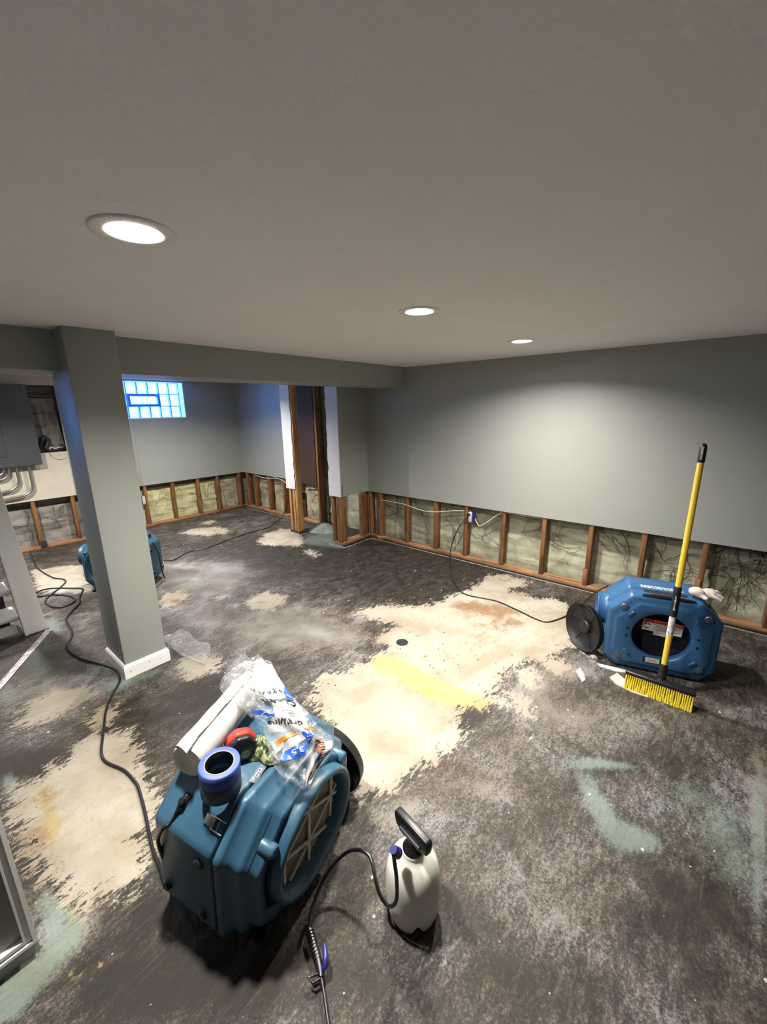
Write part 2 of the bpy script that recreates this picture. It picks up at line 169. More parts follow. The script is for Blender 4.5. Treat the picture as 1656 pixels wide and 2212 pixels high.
M['insul2'] = found_mat('tan_insulation', (0.36, 0.32, 0.22), (0.16, 0.13, 0.09))
M['root'] = mat('dark_root', (0.035, 0.028, 0.018), 0.9)
def camo():
    m = mat('camouflage_cloth', (0.2, 0.25, 0.1), 0.95); nt, N, L = nodes(m)
    n = noise(nt, mapping(nt), 55, 2, 0.5)
    c = ramp(nt, n, [(0.38, (0.03, 0.04, 0.02)), (0.48, (0.12, 0.16, 0.05)), (0.56, (0.42, 0.45, 0.25))])
    L.new(c, N['Principled BSDF'].inputs['Base Color']); return m
M['moss'] = camo()
def plastic_film(name, tint, alpha):
    m = bpy.data.materials.new(name); m.use_nodes = True; nt, N, L = nodes(m)
    b = N['Principled BSDF']; b.inputs['Base Color'].default_value = (*tint, 1); b.inputs['Roughness'].default_value = 0.12
    b.inputs['Specular IOR Level'].default_value = 0.8
    n = noise(nt, mapping(nt), 26, 4, 0.6, 1.2)
    L.new(sstep(nt, n, 0.50, 0.68, alpha, alpha + 0.35), b.inputs['Alpha'])
    bp = nt.nodes.new('ShaderNodeBump'); bp.inputs['Strength'].default_value = 0.7; bp.inputs['Distance'].default_value = 0.01
    L.new(n, bp.inputs['Height']); L.new(bp.outputs[0], b.inputs['Normal']); return m
M['clear'] = plastic_film('clear_plastic_film', (0.50, 0.51, 0.53), 0.12)
M['sheeting'] = plastic_film('dusty_plastic_sheet', (0.50, 0.48, 0.45), 0.22)
M['whitefilm'] = mat('printed_white_film', (0.33, 0.33, 0.34), 0.25, bump=0.4, bscale=22)
def glassblock():
    m = bpy.data.materials.new('glass_block'); m.use_nodes = True; nt, N, L = nodes(m)
    b = N['Principled BSDF']
    b.inputs['Base Color'].default_value = (0.75, 0.92, 1.0, 1); b.inputs['Roughness'].default_value = 0.15
    b.inputs['Transmission Weight'].default_value = 1.0; b.inputs['IOR'].default_value = 1.2
    n = noise(nt, mapping(nt), 30, 3); bp = nt.nodes.new('ShaderNodeBump'); bp.inputs['Strength'].default_value = 0.5
    L.new(n, bp.inputs['Height']); L.new(bp.outputs[0], b.inputs['Normal']); return m
M['glass'] = glassblock()
M['sky_white'] = emis('daylight_outside', (0.62, 0.85, 1.0), 2.2)
M['mortar'] = mat('blue_grey_mortar', (0.12, 0.25, 0.5), 0.8)
M['reveal'] = mat('window_reveal_paint', (0.55, 0.6, 0.66), 0.6)
M['lens'] = emis('lit_lens', (1.0, 0.96, 0.86), 14.0)
M['ringtrim'] = mat('white_light_trim', (0.84, 0.83, 0.82), 0.4)

# floor: base, scuffs, cream patches from painted attributes
def floor_mat():
    m = bpy.data.materials.new('stripped_basement_floor'); m.use_nodes = True; nt, N, L = nodes(m)
    b = N['Principled BSDF']
    def att(n):
        a = nt.nodes.new('ShaderNodeAttribute'); a.attribute_name = n; s = nt.nodes.new('ShaderNodeSeparateColor')
        L.new(a.outputs['Color'], s.inputs[0]); return s.outputs[0], s.outputs[1], s.outputs[2]
    cream, scuff, teal = att('m1'); yel, brn, mold = att('m2'); smooth, _, _2 = att('m3')
    v = mapping(nt); vs = mapping(nt, (1.0, 1.7, 1), (0, 0, math.radians(35)))
    n_big = noise(nt, v, 3.2, 5, 0.6, 0.4); n_mid = noise(nt, vs, 9, 12, 0.80, 0.5); n_fine = noise(nt, v, 105, 7, 0.78, 0.8)
    n_str = noise(nt, mapping(nt, (1, 3.2, 1), (0, 0, math.radians(-38))), 17, 9, 0.75, 0.6)
    # dark adhesive base
    base = ramp(nt, n_mid, [(0.38, (0.011, 0.0083, 0.0062)), (0.5, (0.022, 0.0172, 0.013)), (0.66, (0.052, 0.041, 0.032))])
    # scuffs: pale haze broken by streaks
    mixn = math_(nt, 'ADD', math_(nt, 'MULTIPLY', n_mid, 0.30), math_(nt, 'ADD', math_(nt, 'MULTIPLY', n_fine, 0.47), math_(nt, 'MULTIPLY', n_str, 0.23)))
    s_in = math_(nt, 'ADD', mixn, math_(nt, 'MULTIPLY', math_(nt, 'SUBTRACT', scuff, 0.5), 0.30))
    s_in = math_(nt, 'ADD', s_in, math_(nt, 'MULTIPLY', math_(nt, 'SUBTRACT', n_big, 0.5), 0.14))
    s_amt = math_(nt, 'ADD', sstep(nt, s_in, 0.42, 0.62, 0.0, 0.50), sstep(nt, s_in, 0.51, 0.575, 0.0, 0.42))
    for (ang, an, th) in ((-58, 34, 0.675), (24, 30, 0.69), (80, 26, 0.70)):
        ns = noise(nt, mapping(nt, (1.4, an, 1), (0, 0, math.radians(ang))), 2.2, 2, 0.5, 0.15)
        s_amt = math_(nt, 'ADD', s_amt, sstep(nt, ns, th, th + 0.03, 0.0, 0.16), True)
    s_amt = math_(nt, 'MULTIPLY', s_amt, sstep(nt, smooth, 0.0, 1.0, 1.0, 0.17))
    scol = ramp(nt, n_big, [(0.35, (0.135, 0.109, 0.087)), (0.5, (0.175, 0.150, 0.131)), (0.65, (0.245, 0.22, 0.222))])
    c = mixc(nt, s_amt, base, scol)
    # pale specks
    vo = nt.nodes.new('ShaderNodeTexVoronoi'); vo.inputs['Scale'].default_value = 16; L.new(v, vo.inputs['Vector'])
    sp = math_(nt, 'ADD', vo.outputs['Distance'], math_(nt, 'MULTIPLY', n_fine, 0.25))
    spm = math_(nt, 'MULTIPLY', sstep(nt, sp, 0.150, 0.168, 1.0, 0.0), 0.8)
    c = mixc(nt, spm, c, (0.55, 0.52, 0.46))
    # teal remnants
    t = math_(nt, 'MULTIPLY', sstep(nt, math_(nt, 'ADD', teal, math_(nt, 'MULTIPLY', math_(nt, 'SUBTRACT', s_in, 0.5), 3.0)), 0.22, 1.05), 0.72)
    c = mixc(nt, t, c, ramp(nt, n_big, [(0.4, (0.15, 0.18, 0.145)), (0.6, (0.19, 0.24, 0.215))]))
    # mould / green-black mottle
    mo = math_(nt, 'MULTIPLY', sstep(nt, math_(nt, 'ADD', mold, math_(nt, 'MULTIPLY', math_(nt, 'SUBTRACT', n_mid, 0.5), 3.0)), 0.55, 0.95), 0.75)
    c = mixc(nt, mo, c, (0.030, 0.040, 0.026))
    # cream exposed concrete
    edge = math_(nt, 'ADD', math_(nt, 'MULTIPLY', math_(nt, 'SUBTRACT', n_mid, 0.5), 1.3), math_(nt, 'MULTIPLY', math_(nt, 'SUBTRACT', n_str, 0.5), 1.3))
    edge = math_(nt, 'ADD', edge, math_(nt, 'MULTIPLY', math_(nt, 'SUBTRACT', n_fine, 0.5), 0.5))
    cf = sstep(nt, math_(nt, 'ADD', cream, edge), 0.47, 0.53)
    ccol = ramp(nt, n_big, [(0.38, (0.255, 0.215, 0.16)), (0.5, (0.315, 0.278, 0.225)), (0.62, (0.36, 0.328, 0.277))])
    ccol = mixc(nt, sstep(nt, s_in, 0.45, 0.62, 0, 0.42), ccol, (0.22, 0.18, 0.125))
    vm = noise(nt, v, 28, 5, 0.6, 1.6)
    ccol = mixc(nt, sstep(nt, vm, 0.60, 0.74, 0, 0.40), ccol, (0.19, 0.15, 0.10))
    ccol = mixc(nt, math_(nt, 'MULTIPLY', sstep(nt, math_(nt, 'ADD', yel, math_(nt, 'MULTIPLY', math_(nt, 'SUBTRACT', s_in, 0.5), 3.0)), 0.38, 0.75), 0.8), ccol, (0.315, 0.245, 0.10))
    ccol = mixc(nt, math_(nt, 'MULTIPLY', sstep(nt, math_(nt, 'ADD', brn, math_(nt, 'MULTIPLY', math_(nt, 'SUBTRACT', n_mid, 0.5), 3.2)), 0.2, 1.0), 0.8), ccol, (0.17, 0.085, 0.03))
    ccol = mixc(nt, math_(nt, 'MULTIPLY', sstep(nt, math_(nt, 'ADD', mold, math_(nt, 'MULTIPLY', math_(nt, 'SUBTRACT', n_fine, 0.5), 3.0)), 0.7, 1.1), 0.8), ccol, (0.10, 0.13, 0.06))
    c = mixc(nt, cf, c, ccol)
    y2 = math_(nt, 'MULTIPLY', sstep(nt, math_(nt, 'ADD', yel, math_(nt, 'MULTIPLY', math_(nt, 'SUBTRACT', n_mid, 0.5), 2.5)), 0.75, 0.95), math_(nt, 'MULTIPLY', math_(nt, 'SUBTRACT', 1.0, cf), 0.8))
    c = mixc(nt, y2, c, (0.30, 0.23, 0.12))
    L.new(c, b.inputs['Base Color'])
    L.new(sstep(nt, n_mid, 0.35, 0.65, 0.55, 0.85), b.inputs['Roughness']); b.inputs['Specular IOR Level'].default_value = 0.35
    bp = nt.nodes.new('ShaderNodeBump'); bp.inputs['Strength'].default_value = 0.35; bp.inputs['Distance'].default_value = 0.004
    hh = math_(nt, 'ADD', math_(nt, 'MULTIPLY', cf, 0.6), math_(nt, 'MULTIPLY', n_fine, 0.5))
    L.new(hh, bp.inputs['Height']); L.new(bp.outputs[0], b.inputs['Normal'])
    return m

# ------------------------------------------------------------------ mesh helpers
class MB:
    def __init__(s): s.v = []; s.f = []; s.s = []
    def add(s, vs, fs, smooth=False):
        o = len(s.v); s.v += [tuple(v) for v in vs]; s.f += [tuple(i + o for i in f) for f in fs]; s.s += [smooth] * len(fs)
    def box(s, x0, x1, y0, y1, z0, z1, M_=None):
        vs = [Vector((x, y, z)) for x in (x0, x1) for y in (y0, y1) for z in (z0, z1)]
        if M_: vs = [M_ @ v for v in vs]
        s.add(vs, [(0, 1, 3, 2), (4, 6, 7, 5), (0, 4, 5, 1), (2, 3, 7, 6), (0, 2, 6, 4), (1, 5, 7, 3)])
    def tube(s, pts, r, n=10, closed=False, cap=True):
        pts = [Vector(p) for p in pts]; rs = r if isinstance(r, (list, tuple)) else [r] * len(pts)
        k = len(pts); T = []
        for i in range(k):
            a = pts[i - 1] if i > 0 or closed else pts[i]; b = pts[(i + 1) % k] if i < k - 1 or closed else pts[i]
            T.append((b - a).normalized())
        up = Vector((0, 0, 1)) if abs(T[0].z) < 0.9 else Vector((1, 0, 0)); N_ = (up - T[0] * up.dot(T[0])).normalized()
        vs = []
        for i in range(k):
            N_ = (N_ - T[i] * N_.dot(T[i]))
            N_ = N_.normalized() if N_.length > 1e-6 else T[i].orthogonal().normalized()
            B = T[i].cross(N_)
            vs += [pts[i] + (N_ * math.cos(2 * math.pi * j / n) + B * math.sin(2 * math.pi * j / n)) * rs[i] for j in range(n)]
        fs = []
        for i in range(k if closed else k - 1):
            for j in range(n):
                a = i * n + j; b = i * n + (j + 1) % n; c = ((i + 1) % k) * n + (j + 1) % n; d = ((i + 1) % k) * n + j
                fs.append((a, b, c, d))
        s.add(vs, fs, True)
        if cap and not closed:
            s.add(vs[:n], [tuple(range(n - 1, -1, -1))]); s.add(vs[-n:], [tuple(range(n))])
    def lathe(s, prof, n=32, M_=None, smooth=True, cap0=False, cap1=False):
        vs = []
        for (r, z) in prof:
            vs += [Vector((r * math.cos(2 * math.pi * j / n), r * math.sin(2 * math.pi * j / n), z)) for j in range(n)]
        if M_: vs = [M_ @ v for v in vs]
        fs = [(i * n + j, i * n + (j + 1) % n, (i + 1) * n + (j + 1) % n, (i + 1) * n + j) for i in range(len(prof) - 1) for j in range(n)]
        s.add(vs, fs, smooth)
        if cap0: s.add(vs[:n], [tuple(range(n - 1, -1, -1))])
        if cap1: s.add(vs[-n:], [tuple(range(n))])
    def cyl(s, p, q_, r, n=20, r2=None):
        s.tube([p, q_], [r, r if r2 is None else r2], n)
    def prism(s, poly, y0, y1, M_=None):   # polygon in xz, extruded along y
        n = len(poly); vs = [Vector((x, y0, z)) for x, z in poly] + [Vector((x, y1, z)) for x, z in poly]
        if M_: vs = [M_ @ v for v in vs]
        s.add(vs, [tuple(range(n)), tuple(range(2 * n - 1, n - 1, -1))] + [(i, i + n, (i + 1) % n + n, (i + 1) % n) for i in range(n)])
    def grid(s, P, smooth=True):           # P[i][j] points
        a, b = len(P), len(P[0]); s.add([p for r in P for p in r], [(i * b + j, i * b + j + 1, (i + 1) * b + j + 1, (i + 1) * b + j) for i in range(a - 1) for j in range(b - 1)], smooth)
    def build(s, name, m, parent=None, bevel=0.0, seg=2, solid=0.0):
        me = bpy.data.meshes.new(name); me.from_pydata([tuple(v) for v in s.v], [], s.f)
        me.polygons.foreach_set('use_smooth', s.s); 
        bm = bmesh.new(); bm.from_mesh(me); bmesh.ops.recalc_face_normals(bm, faces=bm.faces)
        if bevel > 0:
            es = [e for e in bm.edges if len(e.link_faces) == 2 and e.calc_face_angle(0) > 0.5]
            bmesh.ops.bevel(bm, geom=es, offset=bevel, segments=seg, profile=0.5, affect='EDGES', clamp_overlap=True)
            for f in bm.faces: f.smooth = True
        bm.to_mesh(me); bm.free()
        me.materials.append(m); me.update()
        if bevel > 0 or any(s.s): me.shade_smooth_by_angle(math.radians(38)) if hasattr(me, 'shade_smooth_by_angle') else None
        o = bpy.data.objects.new(name, me); COL.objects.link(o)
        if parent: o.parent = parent
        if solid: md = o.modifiers.new('thick', 'SOLIDIFY'); md.thickness = solid
        return o
def box(name, b, m, parent=None, bevel=0.0):
    k = MB(); k.box(*b); return k.build(name, m, parent, bevel)
def tag(o, label=None, cat=None, group=None, kind=None):
    if label: o['label'] = label
    if cat: o['category'] = cat
    if group: o['group'] = group
    if kind: o['kind'] = kind
    return o
def empty(name, loc=(0, 0, 0), rz=0.0):
    o = bpy.data.objects.new(name, None); COL.objects.link(o); o.location = loc; o.rotation_euler = (0, 0, rz); return o
def smooth_path(P, n=6):
    P = [Vector(p) for p in P]; P = [P[0] * 2 - P[1]] + P + [P[-1] * 2 - P[-2]]; out = []
    for i in range(1, len(P) - 2):
        for k in range(n):
            t = k / n; a, b, c, d = P[i - 1:i + 3]
            out.append(0.5 * ((2 * b) + (c - a) * t + (2 * a - 5 * b + 4 * c - d) * t * t + (3 * b - a - 3 * c + d) * t ** 3))
    out.append(P[-2]); return out
def text_mesh(s, size):
    cu = bpy.data.curves.new('t', 'FONT'); cu.body = s; cu.size = size; cu.align_x = 'CENTER'; cu.align_y = 'CENTER'; cu.resolution_u = 3; cu.offset = 0.022 * size
    o = bpy.data.objects.new('t', cu); COL.objects.link(o)
    dg = bpy.context.evaluated_depsgraph_get(); me = o.evaluated_get(dg).to_mesh()
    vs = [v.co.copy() for v in me.vertices]; fs = [tuple(p.vertices) for p in me.polygons]
    o.evaluated_get(dg).to_mesh_clear(); bpy.data.objects.remove(o); return vs, fs
def S(name, b, m, **k):
    o = box(name, b, m, **k); tag(o, kind='structure'); return o

# ================================================================== SETTING
T = 0.0127
X0, Y0 = -2.2, -2.6          # the room goes on behind the photographer
# floor with painted attributes
def build_floor():
    st = 0.02; xs = np.arange(X0, 4.06, st); ys = np.arange(Y0, 6.50, st)
    gx, gy = np.meshgrid(xs, ys, indexing='ij'); nx, ny = gx.shape
    P = np.stack([gx.ravel(), gy.ravel()], 1)
    idx = np.arange(nx * ny).reshape(nx, ny)
    F = np.stack([idx[:-1, :-1], idx[1:, :-1], idx[1:, 1:], idx[:-1, 1:]], -1).reshape(-1, 4)
    me = bpy.data.meshes.new('floor')
    V = np.zeros((len(P), 3)); V[:, :2] = P
    me.vertices.add(len(P)); me.vertices.foreach_set('co', V.ravel())
    me.loops.add(F.size); me.loops.foreach_set('vertex_index', F.ravel().astype(np.int32))
    me.polygons.add(len(F)); me.polygons.foreach_set('loop_start', (np.arange(len(F)) * 4).astype(np.int32))
    me.update(calc_edges=True)
    def sdf(poly):
        poly = np.array(poly); lo, hi = poly.min(0) - 0.3, poly.max(0) + 0.3
        sel = np.where(((P > lo) & (P < hi)).all(1))[0]; p = P[sel]; d = np.full(len(p), 9.0); ins = np.zeros(len(p), bool)
        for a, b in zip(poly, np.roll(poly, -1, 0)):
            e = b - a; w_ = p - a; t = np.clip((w_ @ e) / (e @ e + 1e-12), 0, 1); d = np.minimum(d, np.linalg.norm(w_ - t[:, None] * e, axis=1))
            c = ((a[1] > p[:, 1]) != (b[1] > p[:, 1])); 
            with np.errstate(all='ignore'): xx = (b[0] - a[0]) * (p[:, 1] - a[1]) / (b[1] - a[1]) + a[0]
            ins ^= c & (p[:, 0] < xx)
        return sel, np.where(ins, d, -d)
    sd = np.full(len(P), -0.5)
    for k, poly in DATA['poly'].items():
        sel, d = sdf(poly); sd[sel] = np.maximum(sd[sel], d)
    cream = np.clip(0.5 + sd / 0.28, 0, 1)
    def field(k, base=0.0):
        f = np.full(len(P), base)
        for (cx, cy, a, b, c, val) in DATA['blob'][k]:
            dx = P[:, 0] - cx; dy = P[:, 1] - cy; f += val * np.exp(-np.maximum(0, (a * dx * dx + 2 * b * dx * dy + c * dy * dy)) * 0.9)
        return np.clip(f, 0, 1)
    for nm, ch in (('m1', (cream, field('scuff', 0.5), field('teal'))), ('m2', (field('yellow'), field('brown'), field('mold'))), ('m3', (field('smooth'), cream * 0, cream * 0))):
        at = me.color_attributes.new(nm, 'FLOAT_COLOR', 'POINT')
        at.data.foreach_set('color', np.stack([*ch, np.ones(len(P))], 1).astype(np.float32).ravel())
    me.materials.append(floor_mat())
    o = bpy.data.objects.new('floor', me); COL.objects.link(o); tag(o, kind='structure'); return o
floor = build_floor()
CE = S('ceiling', (X0, 4.06, Y0, 6.50, H, H + 0.1), M['ceil'])
ct = MB()
for (x, y) in LAMPS: ct.lathe([(0.0, -0.05), (0.074, -0.05), (0.074, 0.05), (0.0, 0.05)], 40, Matrix.Translation((x, y, H)), False)
ct = ct.build('cutter', M['ceil'])
bo = CE.modifiers.new('cans', 'BOOLEAN'); bo.object = ct; bo.operation = 'DIFFERENCE'; bo.solver = 'EXACT'
bpy.context.view_layer.update()
me_ = bpy.data.meshes.new_from_object(CE.evaluated_get(bpy.context.evaluated_depsgraph_get()))
CE.modifiers.clear(); CE.data = me_; bpy.data.objects.remove(ct)

# --- right wall: cut drywall, studs, plate, foundation
def foundation(name, along, fixed, a0, a1, z1, m, parent, nrm, seed, amp=0.012):
    rnd = random.Random(seed); k = MB(); na = int((a1 - a0) / 0.05); nz = max(4, int(z1 / 0.03)); P = []
    ridges = [rnd.uniform(0.05, z1) for _ in range(int(z1 / 0.16) + 1)]
    for i in range(na + 1):
        row = []
        for j in range(nz + 1):
            z = z1 * j / nz; d = amp * (math.sin(i * 0.7 + seed) * math.cos(j * 0.9 + i * 0.3) * 0.5 + rnd.uniform(-0.35, 0.35))
            for rz in ridges: d += 0.012 * math.exp(-((z - rz - 0.01 * math.sin(i * 0.25)) / 0.018) ** 2)
            t = a0 + (a1 - a0) * i / na
            row.append((fixed - nrm * 0 - d, t, z) if along == 'y' else (t, fixed - d, z))
        P.append(row)
    k.grid(P); return k.build(name, m, parent)
def stud(y0, y1, x0, x1, z0, z1, parent, m=None):
    k = MB(); k.box(x0, x1, y0, y1, z0, z1); return k.build('stud', m or M['stud'], parent, 0.002, 1)
def roots(parent, org, ua, width, height, seed, nrm, count=3):
    rnd = random.Random(seed); k = MB()
    def grow(p, ang, ln, r, depth):
        pts = [p]; a = ang
        for _ in range(max(2, int(ln / 0.03))):
            a += rnd.uniform(-0.38, 0.38); q_ = (pts[-1][0] + math.cos(a) * 0.03, pts[-1][1] + math.sin(a) * 0.03)
            if not (0.01 < q_[0] < width - 0.01 and 0.05 < q_[1] < height): break
            pts.append(q_)
            if depth < 3 and rnd.random() < 0.36: grow(q_, a + rnd.choice((-1, 1)) * rnd.uniform(0.4, 0.9), ln * 0.6, r * 0.7, depth + 1)
        if len(pts) > 1: k.tube([Vector(org) + Vector(ua) * u + Vector((0, 0, z)) + Vector(nrm) * (0.006 + 0.008 * math.sin(u * 40)) for u, z in pts], r, 4, cap=False)
    for _ in range(count):
        grow((rnd.uniform(0.1, 0.9) * width, rnd.uniform(0.3, 0.95) * height), rnd.uniform(0, 6.28), rnd.uniform(0.25, 0.5), 0.0022, 0)
    if k.v:
        o = k.build('root_web', M['root'], parent); o['kind'] = 'stuff'; return o

def cutwall(name, b, m, cut_axis, seed, parent=None):
    o = box(name, b, m, parent)
    # ragged gypsum lip along the cut
    return o
WR = S('wall_right', (XR, XR + T, Y0, YC + T, DC, H), M['wall'])
foundation('foundation_wall', 'y', XR + 0.155, Y0, 6.45, H, M['found'], WR, 1, 3)
kk = MB(); kk.box(XR + T, XR + T + 0.089, Y0, YC + 0.03, 0, 0.038); kk.build('bottom_plate', M['plate_y'], WR, 0.002, 1)
sy = [3.415, 3.251, 2.841, 2.436, 2.055, 1.638, 1.237, 0.836, 0.440, 0.046, -0.36, -0.77, -1.17, -1.58, -1.99, -2.39]
for i, y in enumerate(sy):
    stud(y - 0.019, y + 0.019, XR + T, XR + T + 0.089, 0.038, H, WR)
    if i < len(sy) - 1 and y > -0.6:
        w_ = y - sy[i + 1] - 0.038
        if w_ > 0.2: roots(WR, (XR + 0.135, y - 0.019, 0), (0, -1, 0), w_, DC + 0.02, 40 + i, (-1, 0, 0), [0, 2, 2, 3, 2, 1, 1, 4, 8, 8, 6, 5][min(i, 11)])
# broken scab blocks nailed to two of the studs
box('stud_block', (XR + 0.005, XR + 0.06, 0.825, 0.866, 0.042, 0.19), M['stud'], WR, 0.003)
box('stud_block', (XR + 0.0, XR + 0.06, 0.04, 0.075, 0.20, 0.30), M['stud'], WR, 0.003)
# pale sill edge and drainage gap beside the plate
k = MB(); k.box(XR - 0.035, XR - 0.026, -0.4, YC - 0.06, 0.0, 0.004); k.box(XP - 0.05, XR - 0.030, YC - 0.068, YC - 0.060, 0, 0.004); k.box(XP - 0.05, XP - 0.042, YC - 0.06, YC + 0.2, 0, 0.004)
k.box(XA - 0.035, XA - 0.027, 4.75, YF - 0.05, 0, 0.004); k.box(XP - 0.05, XP - 0.043, 4.20, 4.47, 0, 0.004); k.box(XP - 0.045, XP + 0.09, 4.195, 4.202, 0, 0.004)
o = k.build('trim_1', M['teal_sill']); tag(o, kind='structure')
k = MB(); k.box(XR - 0.024, XR + 0.01, Y0, YC - 0.04, 0.0005, 0.0015); k.box(XP - 0.04, XR - 0.02, YC - 0.058, YC + 0.0, 0.0005, 0.0015)
o = k.build('trim_2', M['dark']); tag(o, kind='structure')
# white cable stapled across the right studs
def cable(name, pts, r, m, parent=None, n=6): k = MB(); k.tube(smooth_path(pts, n), r, 8); return k.build(name, m, parent)
cable('white_cable', [(XR + 0.03, 3.24, 0.50), (XR + 0.01, 3.05, 0.51), (XR + 0.012, 2.85, 0.50), (XR + 0.03, 2.62, 0.46), (XR + 0.012, 2.43, 0.475), (XR + 0.03, 2.2, 0.52), (XR + 0.03, 2.05, 0.54)], 0.0045, M['romex'], WR)
cable('white_cable', [(XR + 0.04, 1.98, 0.52), (XR + 0.05, 1.92, 0.40), (XR + 0.05, 1.84, 0.44), (XR + 0.04, 1.72, 0.54), (XR + 0.03, 1.63, 0.585), (XR + 0.03, 1.4, 0.583), (XR + 0.03, 1.2, 0.59)], 0.0045, M['romex'], WR)

# --- return wall with the torn end
WT = S('wall_return', (XP, XR, YC, YC + T, DC, H), M['wall'])
k = MB(); k.box(XP + 0.005, XR, YC + T, YC + T + 0.089, 0, 0.038); k.build('bottom_plate', M['plate_x'], WT, 0.002, 1)
stud(YC + T, YC + 0.051, XR - 0.13, XR - 0.04, 0.038, H, WT); stud(YC + 0.055, YC + 0.093, XR - 0.03, XR + 0.06, 0.038, H, WT)
# strip of drywall left on the chase side of post 2 (ragged edge)
def strip(name, parent, y0, y1, seed):
    rnd = random.Random(seed); k = MB(); n = 26; L_ = []
    for i in range(n + 1):
        z = DC + (H - DC) * i / n; L_.append((y1 + rnd.uniform(-0.010, 0.010), z))
    a = [Vector((XP - T, y0, z)) for _, z in L_]; b = [Vector((XP - T, y, z)) for y, z in L_]
    a2 = [v + Vector((T, 0, 0)) for v in a]; b2 = [v + Vector((T, 0.006, 0)) for v in b]
    for i in range(n): k.add([a[i], b[i], b[i + 1], a[i + 1], a2[i], b2[i], b2[i + 1], a2[i + 1]], [(0, 1, 2, 3), (4, 7, 6, 5), (1, 5, 6, 2), (0, 3, 7, 4)])
    k.add([a[0], b[0], b2[0], a2[0]], [(0, 1, 2, 3)]); return k.build(name, M['primer'], parent)
strip('drywall_strip', WT, YC, 3.610, 5)
for y in (3.435, 3.478, 3.562):
    stud(y, y + 0.036, XP, XP + 0.089, 0.03, H, WT)
box('black_shim', (XP + 0.012, XP + 0.02, YC - 0.004, YC + 0.001, 0.60, 0.74), M['ink'], WT)
# --- post 1 with strip and studs
P1 = S('wall_stub', (XP, XP + 0.005, 4.44, 4.446, DC, H), M['primer'])
k = MB(); rs_ = strip('drywall_strip', P1, 4.446, 4.262, 9)
for y, mm in ((4.246, 'stud_light'), (4.300, 'stud_light'), (4.374, 'stud_light')):
    stud(y, y + 0.038, XP, XP + 0.089, 0.03, H, P1, M[mm])
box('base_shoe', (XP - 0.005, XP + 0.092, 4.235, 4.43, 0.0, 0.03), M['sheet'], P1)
# --- alcove side wall
WA = S('wall_alcove', (XA, XA + T, 4.70, YF, DC, H), M['wall'])
k = MB(); k.box(XA + T, XA + T + 0.089, 4.34, YF, 0, 0.038); k.build('bottom_plate', M['plate_y'], WA, 0.002, 1)
for y in (6.17, 5.956, 5.56, 5.169, 4.77, 4.355): stud(y - 0.019, y + 0.019, XA + T, XA + T + 0.089, 0.038, H, WA)
ya = [6.17, 5.956, 5.56, 5.169, 4.77, 4.355]
for i in range(1, 5):
    foundation('insulation_panel', 'y', XA + 0.115, ya[i + 1] + 0.02, ya[i] - 0.02, 0.54, M['insul2'], WA, 1, 20 + i, 0.008)
    roots(WA, (XA + 0.095, ya[i] - 0.02, 0), (0, -1, 0), 0.36, 0.5, 70 + i, (-1, 0, 0), 3)
cable('white_cable', [(XA + 0.01, 5.9, 0.585), (XA + 0.005, 5.7, 0.56), (XA + 0.008, 5.5, 0.565), (XA, 5.3, 0.585), (XA, 5.15, 0.56), (XA - 0.005, 5.0, 0.51), (XA + 0.005, 4.85, 0.45)], 0.005, M['romex'], WA)
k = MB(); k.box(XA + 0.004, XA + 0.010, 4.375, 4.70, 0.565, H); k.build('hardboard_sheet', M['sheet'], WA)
cable('white_cable', [(XA - 0.01, 4.64, 0.42), (XA - 0.01, 4.58, 0.50), (XA, 4.50, 0.52), (XA + 0.01, 4.42, 0.52)], 0.005, M['romex'], WA)
# --- far wall with window opening
WF = MB()
wx0, wx1, wz0, wz1 = 2.03, 2.90, 1.510, 2.012
WF.box(1.38, XA + T, YF, YF + T, DC, wz0); WF.box(1.38, wx0, YF, YF + T, wz0, H); WF.box(wx1, XA + T, YF, YF + T, wz0, H); WF.box(wx0, wx1, YF, YF + T, wz1, H)
WF = WF.build('wall_back', M['wall']); tag(WF, kind='structure')
box('corner_bead', (2.105, 2.165, YF - 0.006, YF, DC + 0.0, wz0), M['wall'], WF, 0.002)
k = MB(); k.box(X0, XA + 0.1, YF + T, YF + T + 0.089, 0, 0.038); k.build('bottom_plate', M['plate_x'], WF, 0.002, 1)
fx = [-0.6, -0.2, 0.2, 0.56, 0.953, 1.345, 1.80, 2.19, 2.575, 2.956, 3.274, 3.66]
for x in fx:
    top = H if not (1.9 < x < 3.0) else wz0 - 0.02
    k = MB(); k.box(x - 0.019, x + 0.019, YF + T, YF + T + 0.089, 0.038, 1.12 if x < 1.4 else top); k.build('stud', M['stud'], WF, 0.002, 1)
for i in range(len(fx) - 1):
    a, b = fx[i] + 0.02, fx[i + 1] - 0.02
    if a > 1.4:
        foundation('insulation_panel', 'x', YF + 0.10, a, b, 0.535 if i < 10 else 0.54, M['insul'] if i < 10 else M['insul2'], WF, 1, 30 + i, 0.01)
        roots(WF, (a, YF + 0.085, 0), (1, 0, 0), b - a, 0.5, 90 + i, (0, -1, 0), 2)
    else:
        foundation('insulation_panel', 'x', YF + 0.10, a, b, 0.50, M['foundgrey'], WF, 1, 30 + i, 0.014)
        if i > 2: roots(WF, (a, YF + 0.08, 0), (1, 0, 0), b - a, 0.5, 90 + i, (0, -1, 0), 3)
k = MB(); k.box(X0, -1.40, YF + 0.145, YF + 0.16, 0, H); k.box(-1.40, -0.40, YF + 0.145, YF + 0.16, 0, 1.50); k.box(-0.40, 2.0, YF + 0.145, YF + 0.16, 0, H); k.box(2.95, XA + 0.2, YF + 0.145, YF + 0.16, 0, H); k.box(2.0, 2.95, YF + 0.145, YF + 0.16, 0, 1.49); k.build('foundation_wall', M['foundgrey'], WF)
